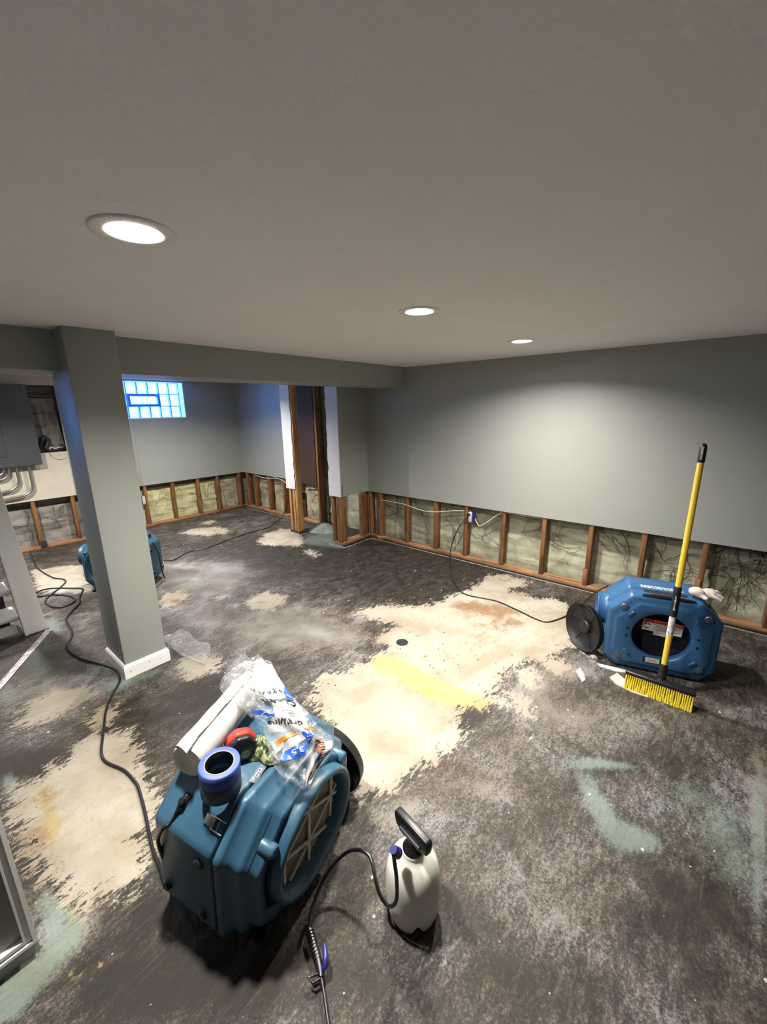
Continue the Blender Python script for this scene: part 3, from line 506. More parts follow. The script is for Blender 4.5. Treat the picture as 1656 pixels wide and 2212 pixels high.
box('charred_block', (0.94, 1.0, YF - 0.004, YF + 0.012, 0.03, 0.10), M['ink'], WF)
# left part: beige board, dark cavity, header
WB = S('wall_panel', (-0.40, 1.38, YF, YF + T, DC, 1.10), M['beige'])
k = MB(); k.box(-0.40, 1.38, YF, YF + T, 1.92, H); k.build('header_board', M['beige'], WB)
k = MB(); k.box(1.115, 1.38, YF, YF + T, 1.10, 1.15); k.build('board_ledge', M['beige'], WB)
k = MB(); k.box(X0, -0.40, YF, YF + T, DC, 1.51); k.box(X0, -1.40, YF, YF + T, 1.51, H);  k.box(X0, -0.40, YF, YF + T, 2.01, H);  k.build('side_board', M['wall'], WB)
cable('grey_cable', [(1.02, YF + 0.06, 1.84), (1.2, YF + 0.05, 1.80), (1.40, YF + 0.05, 1.81)], 0.012, M['panel'], WB)
k = MB()   # torn insulation facing hanging in the cavity
P = []
for i in range(13):
    P.append([(1.08 + 0.30 * i / 12, YF + 0.08 + 0.02 * math.sin(i * 1.9 + j * 0.5) - 0.012 * (i % 3), 1.16 + 0.62 * j / 10) for j in range(11)])
k.grid(P); k.build('insulation_facing', M['foundgrey'], WB)
# glass block window (window 1) and its neighbour out of frame
def window(name, x0, x1):
    k = MB(); yb = YF + 0.15
    for (a, b, c, d) in ((x0, x0 + 0.012, wz0, wz1), (x1 - 0.012, x1, wz0, wz1), (x0 + 0.012, x1 - 0.012, wz1 - 0.012, wz1), (x0 + 0.012, x1 - 0.012, wz0, wz0 + 0.012)): k.box(a, b, YF, yb + 0.1, c, d)
    W = k.build(name, M['reveal']); tag(W, kind='structure')
    gx0, gx1, gz0, gz1 = x0 + 0.012, x1 - 0.012, wz0 + 0.012, wz1 - 0.012; n = 6
    bw = (gx1 - gx0) / n; bh = [0.155, 0.165, 0.155]; bh = [h * (gz1 - gz0) / sum(bh) for h in bh]
    mo = MB(); z = gz0
    for j in range(3):
        for i in range(n):
            if j == 1 and 1 <= i <= 3: continue
            g = MB(); g.box(gx0 + i * bw + 0.006, gx0 + (i + 1) * bw - 0.006, yb - 0.03, yb + 0.04, z + 0.005, z + bh[j] - 0.005); g.build('glass_block', M['glass'], W, 0.008, 2)
        z += bh[j]
    z = gz0
    for j in range(4):
        mo.box(gx0, gx1, yb - 0.022, yb + 0.03, z - 0.005, z + 0.005)
        if j < 3: z += bh[j]
    for i in range(n + 1):
        for j in range(3):
            if j == 1 and i in (2, 3): continue
            za = gz0 + sum(bh[:j]); mo.box(gx0 + i * bw - 0.006, gx0 + i * bw + 0.006, yb - 0.021, yb + 0.03, za, za + bh[j])
    mo.build('mortar_grid', M['mortar'], W)
    # hopper vent in the middle
    va, vb, vc, vd = gx0 + 1 * bw, gx0 + 4 * bw, gz0 + bh[0], gz0 + bh[0] + bh[1]
    f = MB()
    for (a, b, c, d) in ((va, va + 0.035, vc, vd), (vb - 0.035, vb, vc, vd), (va + 0.035, vb - 0.035, vc, vc + 0.03), (va + 0.035, vb - 0.035, vd - 0.03, vd)): f.box(a, b, yb - 0.045, yb + 0.03, c, d)
    f.build('vent_frame', M['mortar'], W, 0.004)
    f = MB(); f.box(va + 0.03, vb - 0.03, yb - 0.005, yb, vc + 0.025, vd - 0.025); f.build('vent_pane', M['glass'], W)
window('window_1', wx0, wx1); window('window_2', -1.40, -0.40)
# outer closing walls (behind the photographer, left)
S('wall_left', (X0 - 0.1, X0, Y0, 6.5, 0, H), M['wall']); S('wall_front', (X0, 4.06, Y0 - 0.1, Y0, 0, H), M['wall'])
# beam and column
S('beam_soffit', (X0, XR, YB, 3.20, HB, H), M['wall'])
cx0, cx1, cy0, cy1 = Q['cx0'] + 0.014, Q['cx1'] - 0.014, Q['cy'] + 0.014, 2.986
CO = S('column', (cx0, cx1, cy0, cy1, 0, H), M['wall'], bevel=0.003)
k = MB()
prof = [(0, 0), (0.014, 0), (0.014, 0.072), (0.010, 0.082), (0.004, 0.088), (0, 0.090)]
def base_run(a, b, nx_, ny_):
    k = MB(); vs = []
    for (d, z) in prof:
        vs.append(Vector((a[0] + nx_ * d + (a[2] * d), a[1] + ny_ * d + a[3] * d, z)))
    for (d, z) in prof: vs.append(Vector((b[0] + nx_ * d + b[2] * d, b[1] + ny_ * d + b[3] * d, z)))
    n = len(prof); k.add(vs, [(i, (i + 1) % n, (i + 1) % n + n, i + n) for i in range(n)] + [tuple(range(n)), tuple(range(2 * n - 1, n - 1, -1))])
    return k.build('baseboard', M['white'], CO)
base_run((cx0, cy0, -1, 0), (cx1, cy0, 1, 0), 0, -1); base_run((cx0, cy0, 0, -1), (cx0, cy1, 0, 1), -1, 0); base_run((cx1, cy0, 0, -1), (cx1, cy1, 0, 1), 1, 0)
k = MB(); k.cyl((cx0 + 0.02, cy0 - 0.016, 0.045), (cx0 + 0.02, cy0 - 0.013, 0.045), 0.003, 8); k.cyl((cx0 + 0.13, cy0 - 0.016, 0.055), (cx0 + 0.13, cy0 - 0.013, 0.055), 0.0025, 8); k.build('nail_hole', M['dark'], CO)
# knee wall bottom left with moulding
KW = S('wall_knee', (-0.30, -0.005, 1.404, 1.52, 0, 1.05), M['wall'])
def mould(y, x0, x1, z0, z1, w_):
    k = MB()
    for d0, d1, t in ((0, w_ * 0.35, 0.020), (w_ * 0.35, w_ * 0.8, 0.012), (w_ * 0.8, w_, 0.017)):
        k.box(x1 - d1, x1 - d0, y - t, y, z0 + d0, z1 - d0); k.box(x0 + d0, x0 + d1, y - t, y, z0 + d0, z1 - d0)
        k.box(x0 + d1, x1 - d1, y - t, y, z0 + d0, z0 + d1); k.box(x0 + d1, x1 - d1, y - t, y, z1 - d1, z1 - d0)
    k.build('panel_moulding', M['white'], KW)
mould(1.404, -0.29, -0.0045, 0.060, 1.03, 0.030)
# floor track
k = MB(); a = Vector((0.508, 3.791, 0)); b = Vector((0.12, 3.15, 0)); d = (b - a).normalized(); n_ = Vector((-d.y, d.x, 0))
for o0, o1, h in ((-0.020, -0.014, 0.006), (0.014, 0.020, 0.006), (-0.020, 0.020, 0.002), (-0.003, 0.003, 0.004)):
    v = [a + n_ * o0, a + n_ * o1, b + n_ * o1, b + n_ * o0]; k.add([x for x in v] + [x + Vector((0, 0, h)) for x in v], [(0, 3, 2, 1), (4, 5, 6, 7), (0, 1, 5, 4), (1, 2, 6, 5), (2, 3, 7, 6), (3, 0, 4, 7)])
o = k.build('floor_track', M['track']); tag(o, 'worn metal door track lying diagonally on the floor by the stair board', 'track')
# stair side board and treads
ST = empty('staircase', (0.0, 3.84, 0)); tag(ST, 'white stair side board with rounded grey treads at the left edge', 'stairs')
k = MB(); pl = [(0.375, 0.0), (0.513, 0.0), (0.500, 0.06), (0.458, 0.678), (0.375, 1.9), (0.245, 1.9), (0.347, 0.657)]
k.prism(pl, -0.02, 0.02); k.build('side_board', M['whiteboard'], ST, 0.003)
k = MB(); k.prism([(0.368, 0.0), (0.385, 0.0), (0.357, 0.657), (0.255, 1.9), (0.238, 1.9), (0.340, 0.657)], -0.032, 0.03); k.build('corner_bead', M['white'], ST, 0.004)
for z, x1 in ((0.135, 0.362), (0.345, 0.350)):
    k = MB(); k.cyl((-0.6, 0.03, z), (x1, 0.03, z), 0.017, 16); k.box(-0.6, x1, 0.03, 0.27, z - 0.016, z + 0.016); k.build('tread', M['tread'], ST)
k = MB(); k.box(-0.6, 0.34, 0.02, 0.04, 0.02, 0.09); k.build('riser', M['tread'], ST)
box('under_stair_shade', (-0.6, 0.33, 0.29, 0.31, 0.0, 1.0), M['dark'], ST)  # near-black panel, painted shade of the inside behind the treads
# concrete mound between the posts
k = MB(); P = []
for i in range(13):
    row = []
    for j in range(33):
        r_m = 0.20 * i / 12; a = 2 * math.pi * j / 32; z = 0.10 * max(0, (1 - (i / 12) ** 2)) ** 1.2 + 0.001
        row.append((3.60 + r_m * math.cos(a) * (1 + 0.08 * math.sin(3 * a)), 4.13 + 1.15 * r_m * math.sin(a), z))
    P.append(row)
k.grid(P); o = k.build('concrete_mound', M['concrete']); tag(o, 'rounded grey-green concrete mound between the two bare stud posts', 'concrete')
# ceiling lights
for k_, (x, y) in enumerate(LAMPS):
    if y < 0 or x < 0: lab = 'round recessed light behind the camera'
    L_ = empty('ceiling_light', (x, y, H)); 
    far_ = {3: 'over the window end of the alcove', 4: 'over the electrical panel end of the alcove'}
    lab = ['large round recessed ceiling light nearest the left beam', 'round recessed ceiling light, middle of the row of three', 'smallest round recessed ceiling light near the long right wall'][k_] if k_ < 3 else 'round recessed ceiling light out of view, ' + far_[k_]
    tag(L_, lab, 'light', 'recessed ceiling lights')
    k = MB(); k.lathe([(0.0605, 0.037), (0.0605, -0.001), (0.064, -0.004), (0.090, -0.005), (0.0965, -0.004), (0.0975, 0.0)], 48); k.build('trim_ring', M['ringtrim'], L_)
    k = MB(); k.lathe([(0.0, 0.035), (0.03, 0.035), (0.0605, 0.035)], 48); k.build('lens', M['lens'], L_)

# ================================================================== OBJECTS
def glass2():
    m = bpy.data.materials['glass_block']; nt, N, L = nodes(m); out = N['Material Output']
    tr = nt.nodes.new('ShaderNodeBsdfTransparent'); gl = nt.nodes.new('ShaderNodeBsdfGlossy'); mx = nt.nodes.new('ShaderNodeMixShader')
    gl.inputs['Roughness'].default_value = 0.1; gl.inputs['Color'].default_value = (0.5, 0.75, 1, 1)
    v = mapping(nt, (1, 1, 1)); n = noise(nt, v, 34, 3, 0.5, 1.0)
    c = ramp(nt, n, [(0.30, (0.10, 0.35, 0.7)), (0.36, (0.85, 0.98, 1.0))])
    L.new(c, tr.inputs[0]); mx.inputs[0].default_value = 0.12
    L.new(tr.outputs[0], mx.inputs[1]); L.new(gl.outputs[0], mx.inputs[2]); L.new(mx.outputs[0], out.inputs[0])
glass2()
# ---- air scrubber -------------------------------------------------------
LU, HT, CH, FZ = 0.288, 0.500, 0.112, 0.006   # half length, height, chamfer, foot
ZC = (HT + FZ) / 2; HH = (HT - FZ) / 2
def oct_r(th, s=1.0, dl=0.0):
    c, s_ = math.cos(th), math.sin(th); L_, Hh, ch = LU * s - dl, HH * s - dl, CH * (0.95 if s < 1 else 1)
    r = 1e9
    for nx_, nz_, d in ((1, 0, L_), (-1, 0, L_), (0, 1, Hh), (0, -1, Hh), (1, 1, L_ + Hh - ch), (-1, 1, L_ + Hh - ch), (1, -1, L_ + Hh - ch), (-1, -1, L_ + Hh - ch)):
        k = c * nx_ + s_ * nz_
        if nz_ < 0 and nx_ != 0: d += 0.048
        if k > 1e-6: r = min(r, d / k)
    return r
def loft(k, rings, n=128, close_end=False):
    ths = [2 * math.pi * j / n for j in range(n)]
    # make sure that corners are sampled
    for L_, Hh in ((LU, HH),):
        for (x, z) in ((LU, HH - CH), (LU - CH, HH), (LU, HH - CH + 0.048), (LU - CH + 0.048, HH)):
            for sx in (1, -1):
                for sz in (1, -1):
                    t = math.atan2(z * sz, x * sx) % (2 * math.pi); j = min(range(n), key=lambda q_: abs(ths[q_] - t)); ths[j] = t
    vs = []
    for (kind, s, y) in rings:
        for t in ths:
            r = oct_r(t, 1.0, s) if kind == 'o' else s
            vs.append(Vector((r * math.cos(t), y, ZC + r * math.sin(t))))
    k.add(vs, [(i * n + j, i * n + (j + 1) % n, (i + 1) * n + (j + 1) % n, (i + 1) * n + j) for i in range(len(rings) - 1) for j in range(n)], True)
    if close_end: k.add(vs[-n:], [tuple(range(n))])
def scrubber(loc, rz, m, filt, outlet, label, tilt=0.0, collar=True):
    R = empty('air_scrubber', loc, rz); R.rotation_euler = (tilt, 0, rz); R.scale = (1, 1, 0.955 if tilt else 1); tag(R, label, 'air scrubber')
    DF, DB = 0.125, (0.385 if filt else 0.345)
    rh = 0.185 if filt else 0.149
    k = MB()   # front shell with stepped octagon and round mouth
    front = [('o', 0.030, DF - 0.004), ('o', 0.004, DF - 0.004), ('o', 0.0, DF - 0.010), ('o', 0.0, 0.040), ('o', 0.003, 0.028), ('o', 0.012, 0.017), ('o', 0.026, 0.012), ('o', 0.042, 0.011), ('o', 0.049, 0.002), ('o', 0.056, 0.0)]
    if filt: front = [('o', 0.030, DF - 0.004), ('o', 0.004, DF - 0.004), ('o', 0.0, DF - 0.010), ('o', 0.0, DF - 0.026), ('o', 0.004, DF - 0.032), ('o', 0.022, DF - 0.042), ('o', 0.024, 0.052), ('o', 0.030, 0.040), ('o', 0.046, 0.034), ('o', 0.050, 0.006), ('o', 0.054, 0.0), ('o', 0.078, 0.0), ('o', 0.084, 0.008), ('o', 0.088, 0.026), ('c', 0.150, 0.028)]
    if not filt: front += [('c', rh + 0.008, 0.0), ('c', rh, 0.006), ('c', rh, 0.05), ('c', rh + 0.02, 0.055), ('c', rh + 0.03, 0.115)]
    loft(k, front); k.build('front_shell', m, R)
    k = MB(); loft(k, [('o', 0.030, DF + 0.004), ('o', 0.004, DF + 0.004), ('o', 0.0, DF + 0.010), ('o', 0.0, DB - 0.03), ('o', 0.008, DB - 0.010), ('o', 0.03, DB)], close_end=True); k.build('back_shell', m, R)
    k = MB(); loft(k, [('o', 0.012, DF - 0.006), ('o', 0.012, DF + 0.006)]); k.build('seam_gasket', M['dark'], R)
    if filt:
        k = MB(); loft(k, [('c', 0.188, 0.02), ('c', 0.204, 0.005), ('c', 0.201, -0.034), ('c', 0.194, -0.042), ('c', 0.180, -0.038), ('c', 0.168, -0.015), ('c', 0.166, 0.03)]); k.build('intake_collar', m, R)
        k = MB(); n = 44; P = []
        for i in range(n + 1):
            x = -0.168 + 0.336 * i / n; h = math.sqrt(max(0, 0.168 ** 2 - x * x)) + 0.001
            P.append([(x, 0.012 + (0.006 if i % 2 else -0.004), ZC - h), (x, 0.012 + (0.006 if i % 2 else -0.004), ZC + h)])
        k.grid(P, False); k.build('filter_pleats', M['filt'], R)
        k = MB()
        def bar(x0, z0, x1, z1, w_=0.0055):
            # clip against the circle
            d = Vector((x1 - x0, z1 - z0)); L_ = d.length; d /= L_; seg = [t for t in np.linspace(0, L_, 60) if math.hypot(x0 + d.x * t, z0 + d.y * t) < 0.164]
            if len(seg) < 2: return
            a = (x0 + d.x * seg[0], z0 + d.y * seg[0]); b = (x0 + d.x * seg[-1], z0 + d.y * seg[-1]); px, pz = -d.y * w_, d.x * w_
            v = [(a[0] + px, a[1] + pz), (b[0] + px, b[1] + pz), (b[0] - px, b[1] - pz), (a[0] - px, a[1] - pz)]
            k.prism([(x, z + ZC) for x, z in v], -0.002, 0.004)
        for o_ in (-0.21, -0.07, 0.07, 0.21):
            bar(-0.18, -0.10 + o_, 0.18, 0.10 + o_); bar(-0.18, 0.10 + o_, 0.18, -0.10 + o_)
        for x in (-0.126, 0.0, 0.126): bar(x, -0.18, x, 0.18, 0.0055)
        k.build('filter_lattice', M['lattice'], R)
        # corner bosses
        for sx in (-1, 1):
            for sz in (1,):
                k = MB(); c = (sx * (LU - 0.104), 0, ZC + sz * (HH - 0.118))
                k.tube([(c[0], 0.030, c[2]), (c[0], -0.012, c[2]), (c[0], -0.018, c[2])], [0.023, 0.021, 0.016], 20); k.build('corner_boss', m, R)
    else:
        k = MB(); loft(k, [('c', rh + 0.02, 0.10), ('c', 0.001, 0.101)]); k.build('intake_baffle', M['dark'], R)
        for sx in (-1, 1):
            for sz in (-1, 1):
                c = Vector((sx * (LU - 0.082), 0, ZC + sz * (HH - 0.085)))
                k = MB(); k.tube([(c.x, 0.004, c.z), (c.x, -0.004, c.z)], [0.022, 0.018], 20); bo = k.build('corner_bolt', M['panel'], R)
                k = MB(); k.cyl((c.x, -0.004, c.z), (c.x, -0.009, c.z), 0.009, 6); k.build('bolt_head', M['blue'], bo)
                Mx = Matrix.Translation((c.x - sx * 0.038, -0.004, c.z - sz * 0.035)) @ Matrix.Rotation(math.radians(45 * sx * sz), 4, 'Y')
                k = MB(); k.box(-0.022, 0.022, -0.006, 0.006, -0.009, 0.009, Mx); k.build('lug', m, R, 0.004)
            for z in (-0.022, 0.030):
                k = MB(); k.cyl((sx * 0.178, 0.001, ZC + z), (sx * 0.178, -0.0015, ZC + z), 0.008, 14); k.build('vent_hole', M['dark'], R)
        k = MB(); k.box(-0.075, 0.03, -0.001, 0.0015, 0.078, 0.115); k.build('recess', M['dark'], R, 0.0)
        k = MB(); k.box(-0.062, 0.010, -0.004, -0.001, 0.082, 0.112); lb = k.build('spec_label', M['label'], R)
        k = MB()
        for i in range(4): k.box(-0.056, 0.0 - 0.008 * (i % 2), -0.0050, -0.0042, 0.087 + i * 0.006, 0.0885 + i * 0.006)
        k.build('print_lines', M['greyi'], lb)
        # warning label hanging inside the mouth, tilted
        W_ = Matrix.Translation((0.012, 0.058, ZC + 0.05)) @ Matrix.Rotation(math.radians(3), 4, 'Y')
        k = MB(); k.box(-0.105, 0.100, 0, 0.002, -0.045, 0.030, W_); wl = k.build('warning_label', M['label'], R)
        k = MB(); k.box(-0.104, 0.099, -0.001, 0.0, 0.009, 0.029, W_); k.build('red_band', M['red'], wl)
        k = MB(); k.prism([(-0.066, 0.011), (-0.046, 0.011), (-0.056, 0.027)], -0.002, -0.001, W_)
        vs, fs = text_mesh('DANGER', 0.020)
        k.add([W_ @ Vector((v.x + 0.008, -0.0016, v.y + 0.020)) for v in vs], fs)
        for i in range(5):
            k.box(-0.045 + 0.012 * (i % 2), 0.09 - 0.02 * (i % 3), -0.001, -0.0004, 0.0 - i * 0.0085, 0.0022 - i * 0.0085, W_)
        k.box(-0.095, -0.085, -0.001, -0.0004, -0.006, 0.004, W_); k.box(-0.078, -0.062, -0.001, -0.0004, -0.006, 0.002, W_); k.box(-0.095, -0.068, -0.001, -0.0004, -0.032, -0.026, W_)
        k.build('print', M['ink'], wl)
        k = MB(); k.box(-0.040, 0.06, 0.003, 0.005, -0.068, -0.044, W_); k.build('small_label', M['label'], R)
    # latches, knobs, inlet on the end face and chamfer
    sE = -1 if outlet > 0 else 1
    def chf(u, v): # point on the upper chamfer of the end side: u along slope 0..1 from top, v depth
        return Vector((sE * (LU - CH + CH * u), v, HT - CH * u))
    nrm = Vector((sE, 0, 1)).normalized(); sl = Vector((sE, 0, -1)).normalized()
    def ch_box(k, u, v, du, dv, h0, h1):
        c = chf(u, v); Mx = Matrix.Translation(c) @ Matrix(((sl.x, 0, nrm.x, 0), (0, 1, 0, 0), (sl.z, 0, nrm.z, 0), (0, 0, 0, 1))); k.box(-du, du, -dv, dv, h0, h1, Mx)
    k = MB(); ch_box(k, 0.55, DF + 0.040, 0.018, 0.034, -0.004, 0.0012); k.build('latch_recess', M['dark'] if not filt else M['blue'], R)
    k = MB(); ch_box(k, 0.52, DF + 0.052, 0.013, 0.019, 0.003, 0.009); la = k.build('latch', M['steel'], R, 0.002)
    k = MB(); c = chf(0.52, DF + 0.035)
    for o_ in (-0.015, 0.015):
        k.tube([c + sl * o_ + nrm * 0.006 + Vector((0, 0.010, 0)), c + sl * o_ + nrm * 0.010, c + sl * o_ + nrm * 0.007 + Vector((0, -0.038, 0))], 0.0014, 6)
    for v in (0.0, -0.018): k.tube([c - sl * 0.015 + nrm * 0.009 + Vector((0, v, 0)), c + sl * 0.015 + nrm * 0.009 + Vector((0, v, 0))], 0.0014, 6)
    k.build('latch_wire', M['steel'], la)
    k = MB(); ch_box(k, 0.50, DF + 0.165, 0.020, 0.0135, 0.0, 0.006); il = k.build('cord_inlet', M['black'], R, 0.003)
    k = MB(); c = chf(0.50, DF + 0.165); k.cyl(c + nrm * 0.004, c + nrm * 0.022, 0.010, 12); k.build('strain_relief', M['black'], il)
    k = MB()
    for o_ in (-0.015, 0.015): k.cyl(c + sl * o_ + nrm * 0.006, c + sl * o_ + nrm * 0.0085, 0.003, 8)
    k.build('screw', M['steel'], il)['kind'] = 'stuff'
    for (v, z) in ((DF + 0.05, 0.335),):
        k = MB(); k.tube([(sE * LU, v, z), (sE * (LU + 0.006), v, z), (sE * (LU + 0.010), v, z)], [0.019, 0.017, 0.013], 18); k.build('rubber_bumper', M['black'], R)
    for sx in (-1, 1):
        for v in (0.04, DF + 0.05, DB - 0.05):
            k = MB(); k.tube([(sx * (LU - 0.085), v, FZ + 0.006), (sx * (LU - 0.085), v, 0.0)], [0.021, 0.017], 16); k.build('foot', M['black'], R)
            if v > 0.1:
                k = MB(); k.tube([(sx * (LU - 0.004), v, 0.115), (sx * (LU + 0.012), v, 0.115)], [0.018, 0.013], 14); k.build('side_foot', M['black'], R)
    # top: handle bar over a recess
    if not filt: k = MB(); k.box(-0.105, 0.115, 0.075, 0.118, HT - 0.004, HT + 0.0008); k.build('handle_recess', M['dark'], R, 0.0)
    if not filt:
        k = MB(); k.box(-0.085, 0.095, 0.0245, 0.0275, HT - 0.072, HT - 0.030); k.build('handle_recess', M['dark'], R)
        k = MB(); k.tube([(-0.120, 0.030, HT - 0.002), (-0.05, 0.026, HT + 0.004), (0.05, 0.026, HT + 0.004), (0.14, 0.030, HT - 0.002)], [0.009, 0.012, 0.012, 0.009], 12); k.build('handle', M['black'], R)
        k = MB(); rnd = random.Random(4)
        for row in range(2):
            x = -0.115
            while x < 0.09:
                l_ = rnd.uniform(0.006, 0.020); k.box(x, x + l_, 0.150 + row * 0.022, 0.164 + row * 0.022 , HT + 0.0002, HT + 0.001); x += l_ + rnd.uniform(0.002, 0.006)
        k.build('worn_lettering', M['label'], R)
    # outlet collar and round black cap on the other end
    if outlet and collar:
        s = 1 if outlet > 0 else -1; c = Vector((s * LU, 0.20, 0.30)); k = MB()
        Mx = Matrix.Translation(c) @ Matrix.Rotation(s * math.pi / 2, 4, 'Y')
        k.lathe([(0.105, -0.01), (0.100, 0.005), (0.098, 0.045), (0.102, 0.050), (0.094, 0.052), (0.090, 0.0), (0.0, 0.0)], 40, Mx); k.build('outlet_collar', m, R)
    return R
def disk_cap(loc, tilt_axis, tilt, rz, label, rad=0.165):
    R = empty('duct_cap', loc, rz); tag(R, label, 'duct cap')
    Mx = Matrix.Rotation(tilt, 4, tilt_axis) @ Matrix.Translation((0, 0, rad)) @ Matrix.Rotation(math.pi / 2, 4, 'X')
    k = MB(); k.lathe([(0.0, 0.010), (rad * 0.55, 0.012), (rad * 0.9, 0.006), (rad * 0.94, -0.02), (rad, -0.022), (rad, -0.028), (rad * 0.97, 0.012), (rad * 0.9, 0.018), (0.0, 0.020)], 48, Mx); k.build('dish', M['dish'], R)
    k = MB()
    for a in range(0, 360, 60):
        t = math.radians(a); k.tube([Mx @ Vector((0.04 * math.cos(t), 0.04 * math.sin(t), 0.004)), Mx @ Vector((rad * 0.88 * math.cos(t), rad * 0.88 * math.sin(t), 0.002))], 0.0025, 6)
    k.build('spoke', M['black'], R)['kind'] = 'stuff'; k = MB(); k.lathe([(0.045, 0.008), (0.045, -0.012), (0.035, -0.016), (0.0, -0.016)], 24, Mx); k.build('hub', M['dish'], R)
    return R
sc1 = scrubber((0.651, 0.922, 0.004), math.radians(13), M['blue'], True, 1, 'blue air scrubber with round lattice filter in the foreground under the tape', math.radians(4.5), False)
k = MB(); k.tube(smooth_path([(0.17, 0.33, HT - 0.01), (0.17, 0.335, HT + 0.04), (0.195, 0.335, HT + 0.075), (0.235, 0.335, HT + 0.06), (0.245, 0.33, HT - 0.02)], 5), 0.013, 10); k.build('carry_handle', M['rubber'], sc1)
sc2 = scrubber((2.718, 0.163, 0), math.radians(-74.6), M['blue2'], False, -1, 'bright blue air scrubber with red warning label, behind the yellow broom')
sc3 = scrubber((1.060, 4.150, 0), math.radians(-48), M['blue'], True, -1, 'blue air scrubber mostly hidden behind the square grey column')
disk_cap((2.755, 0.590, 0), 'X', math.radians(3), math.radians(53.4), 'round black duct cap leaning at left end of the broom-side scrubber', 0.160)
disk_cap((0.651 + 0.352 * math.cos(math.radians(13)) - 0.13 * math.sin(math.radians(13)), 0.922 + 0.352 * math.sin(math.radians(13)) + 0.13 * math.cos(math.radians(13)), 0), 'X', math.radians(-3), math.radians(103), 'round black duct cap standing at right end of the foreground scrubber', 0.158)
# cord pigtail of the foreground unit
def ctag(name, pts, r, label, m=None, n=6, sides=8):
    k = MB(); k.tube(smooth_path(pts, n), r, sides); o = k.build(name, m or M['rubber']); tag(o, label, 'cord'); return o
M9 = sc1.matrix_basis
def L2W(R, p): return Matrix.Translation(R.location) @ R.rotation_euler.to_matrix().to_4x4() @ Matrix.Diagonal((*R.scale, 1)) @ Vector(p)
c0 = L2W(sc1, (-(LU - CH + CH * 0.50) - 0.014, 0.29, HT - CH * 0.50 + 0.014))
ctag('extension_cord', [c0] + [Vector(p) for p in DATA['pig']], 0.0055, 'short black cord arching from the foreground scrubber inlet to the floor')
pl_ = [Vector(p) for p in DATA['cordL']]
for p in pl_: p.z = 0.007
ctag('extension_cord', pl_, 0.0065, 'long black extension cord looping beside the column to the foreground scrubber', n=5)
ctag('extension_cord', DATA['cordR'], 0.0055, 'black cord from the wall outlet across the cream patch to the broom-side scrubber')
ctag('extension_cord', DATA['cordF'], 0.006, 'black cord crossing the alcove floor from behind the left stud post')
k = MB(); k.tube(smooth_path([L2W(sc3, (LU + 0.006, 0.22, 0.40)), L2W(sc3, (LU + 0.045, 0.22, 0.30)), L2W(sc3, (LU + 0.05, 0.22, 0.15)), L2W(sc3, (LU + 0.045, 0.26, 0.02))], 5), 0.006, 8); k.build('power_lead', M['rubber'], None)
o = bpy.data.objects['power_lead']; tag(o, 'short black lead hanging on the right side of the column-hidden scrubber', 'cord')
# ---- things on the foreground scrubber ---------------------------------
TILT = math.radians(4.5); YAW1 = math.radians(13)
def ztop(x, y):
    o1 = L2W(sc1, (0, 0, HT)); n1 = sc1.rotation_euler.to_matrix() @ Vector((0, 0, 1))
    return o1.z - ((x - o1.x) * n1.x + (y - o1.y) * n1.y) / n1.z
def on_top(x, y, lift=0.0008): return Vector((x, y, ztop(x, y) + lift))
ax = Vector((0.245, 0.115, 0.0092)).normalized()      # roll axis
RA = 0.056; a = on_top(0.395, 1.135, RA + 0.001); b = a + ax * 0.36
R = empty('plastic_sheeting_roll', a); tag(R, 'white roll of plastic sheeting lying on top of the foreground scrubber', 'plastic roll')
q0 = ax; x0_ = (Vector((0, 0, 1)) - ax * ax.z).normalized(); y0_ = ax.cross(x0_); Mr = Matrix(((x0_.x, y0_.x, ax.x, 0), (x0_.y, y0_.y, ax.y, 0), (x0_.z, y0_.z, ax.z, 0), (0, 0, 0, 1)))
k = MB(); k.lathe([(RA - 0.004, 0.0), (RA, 0.006), (RA, 0.354), (RA - 0.006, 0.36), (0, 0.36)], 48, Mr); k.build('film', M['film'], R)
k = MB(); k.lathe([(RA - 0.004, 0.0), (RA * 0.55, -0.001), (RA * 0.5, 0.001), (0.0, 0.0)], 40, Mr); k.build('roll_end', M['filmend'], R)
k = MB(); P = []
for i in range(15):
    t = 0.02 + 0.32 * i / 14; row = []
    for j in range(7):
        an = math.radians(-80 + 16 * j + (6 if i == 0 else 0)); rr = RA + 0.0015 + 0.0012 * j + 0.003 * math.sin(i * 1.3) * (j / 6)
        row.append(Mr @ Vector((rr * math.cos(an), rr * math.sin(an), t - (0.04 if i == 0 else 0) * (j / 6))))
    P.append(row)
k.grid(P); k.build('loose_flap', M['film'], R)
def tape(loc, m, label, h=0.048, ro=0.058, ri=0.040):
    R = empty('tape_roll', loc); R.rotation_euler = (TILT, 0, YAW1); tag(R, label, 'tape')
    k = MB(); k.lathe([(ri + 0.002, 0), (ro - 0.002, 0), (ro, 0.002), (ro, h - 0.002), (ro - 0.002, h), (ri + 0.002, h)], 48); k.build('tape', m, R)
    k = MB(); k.lathe([(ri + 0.002, h + 0.0002), (ri, h + 0.0005), (ri - 0.0005, h - 0.001)], 48); k.build('core', M['card'], R)
    k = MB(); k.lathe([(ri, h), (ri, 0.0), (ri + 0.002, 0)], 48); k.build('core_liner', M['corein'], R); return R
tape(on_top(0.440, 1.030), M['greytape'], 'slate grey tape roll, lower one of the two stacked on the scrubber', 0.052, 0.058)
tape(on_top(0.440, 1.030) + Vector((0, -0.004, 0.0525)), M['bluetape'], 'blue painter tape roll stacked on top of the darker roll')
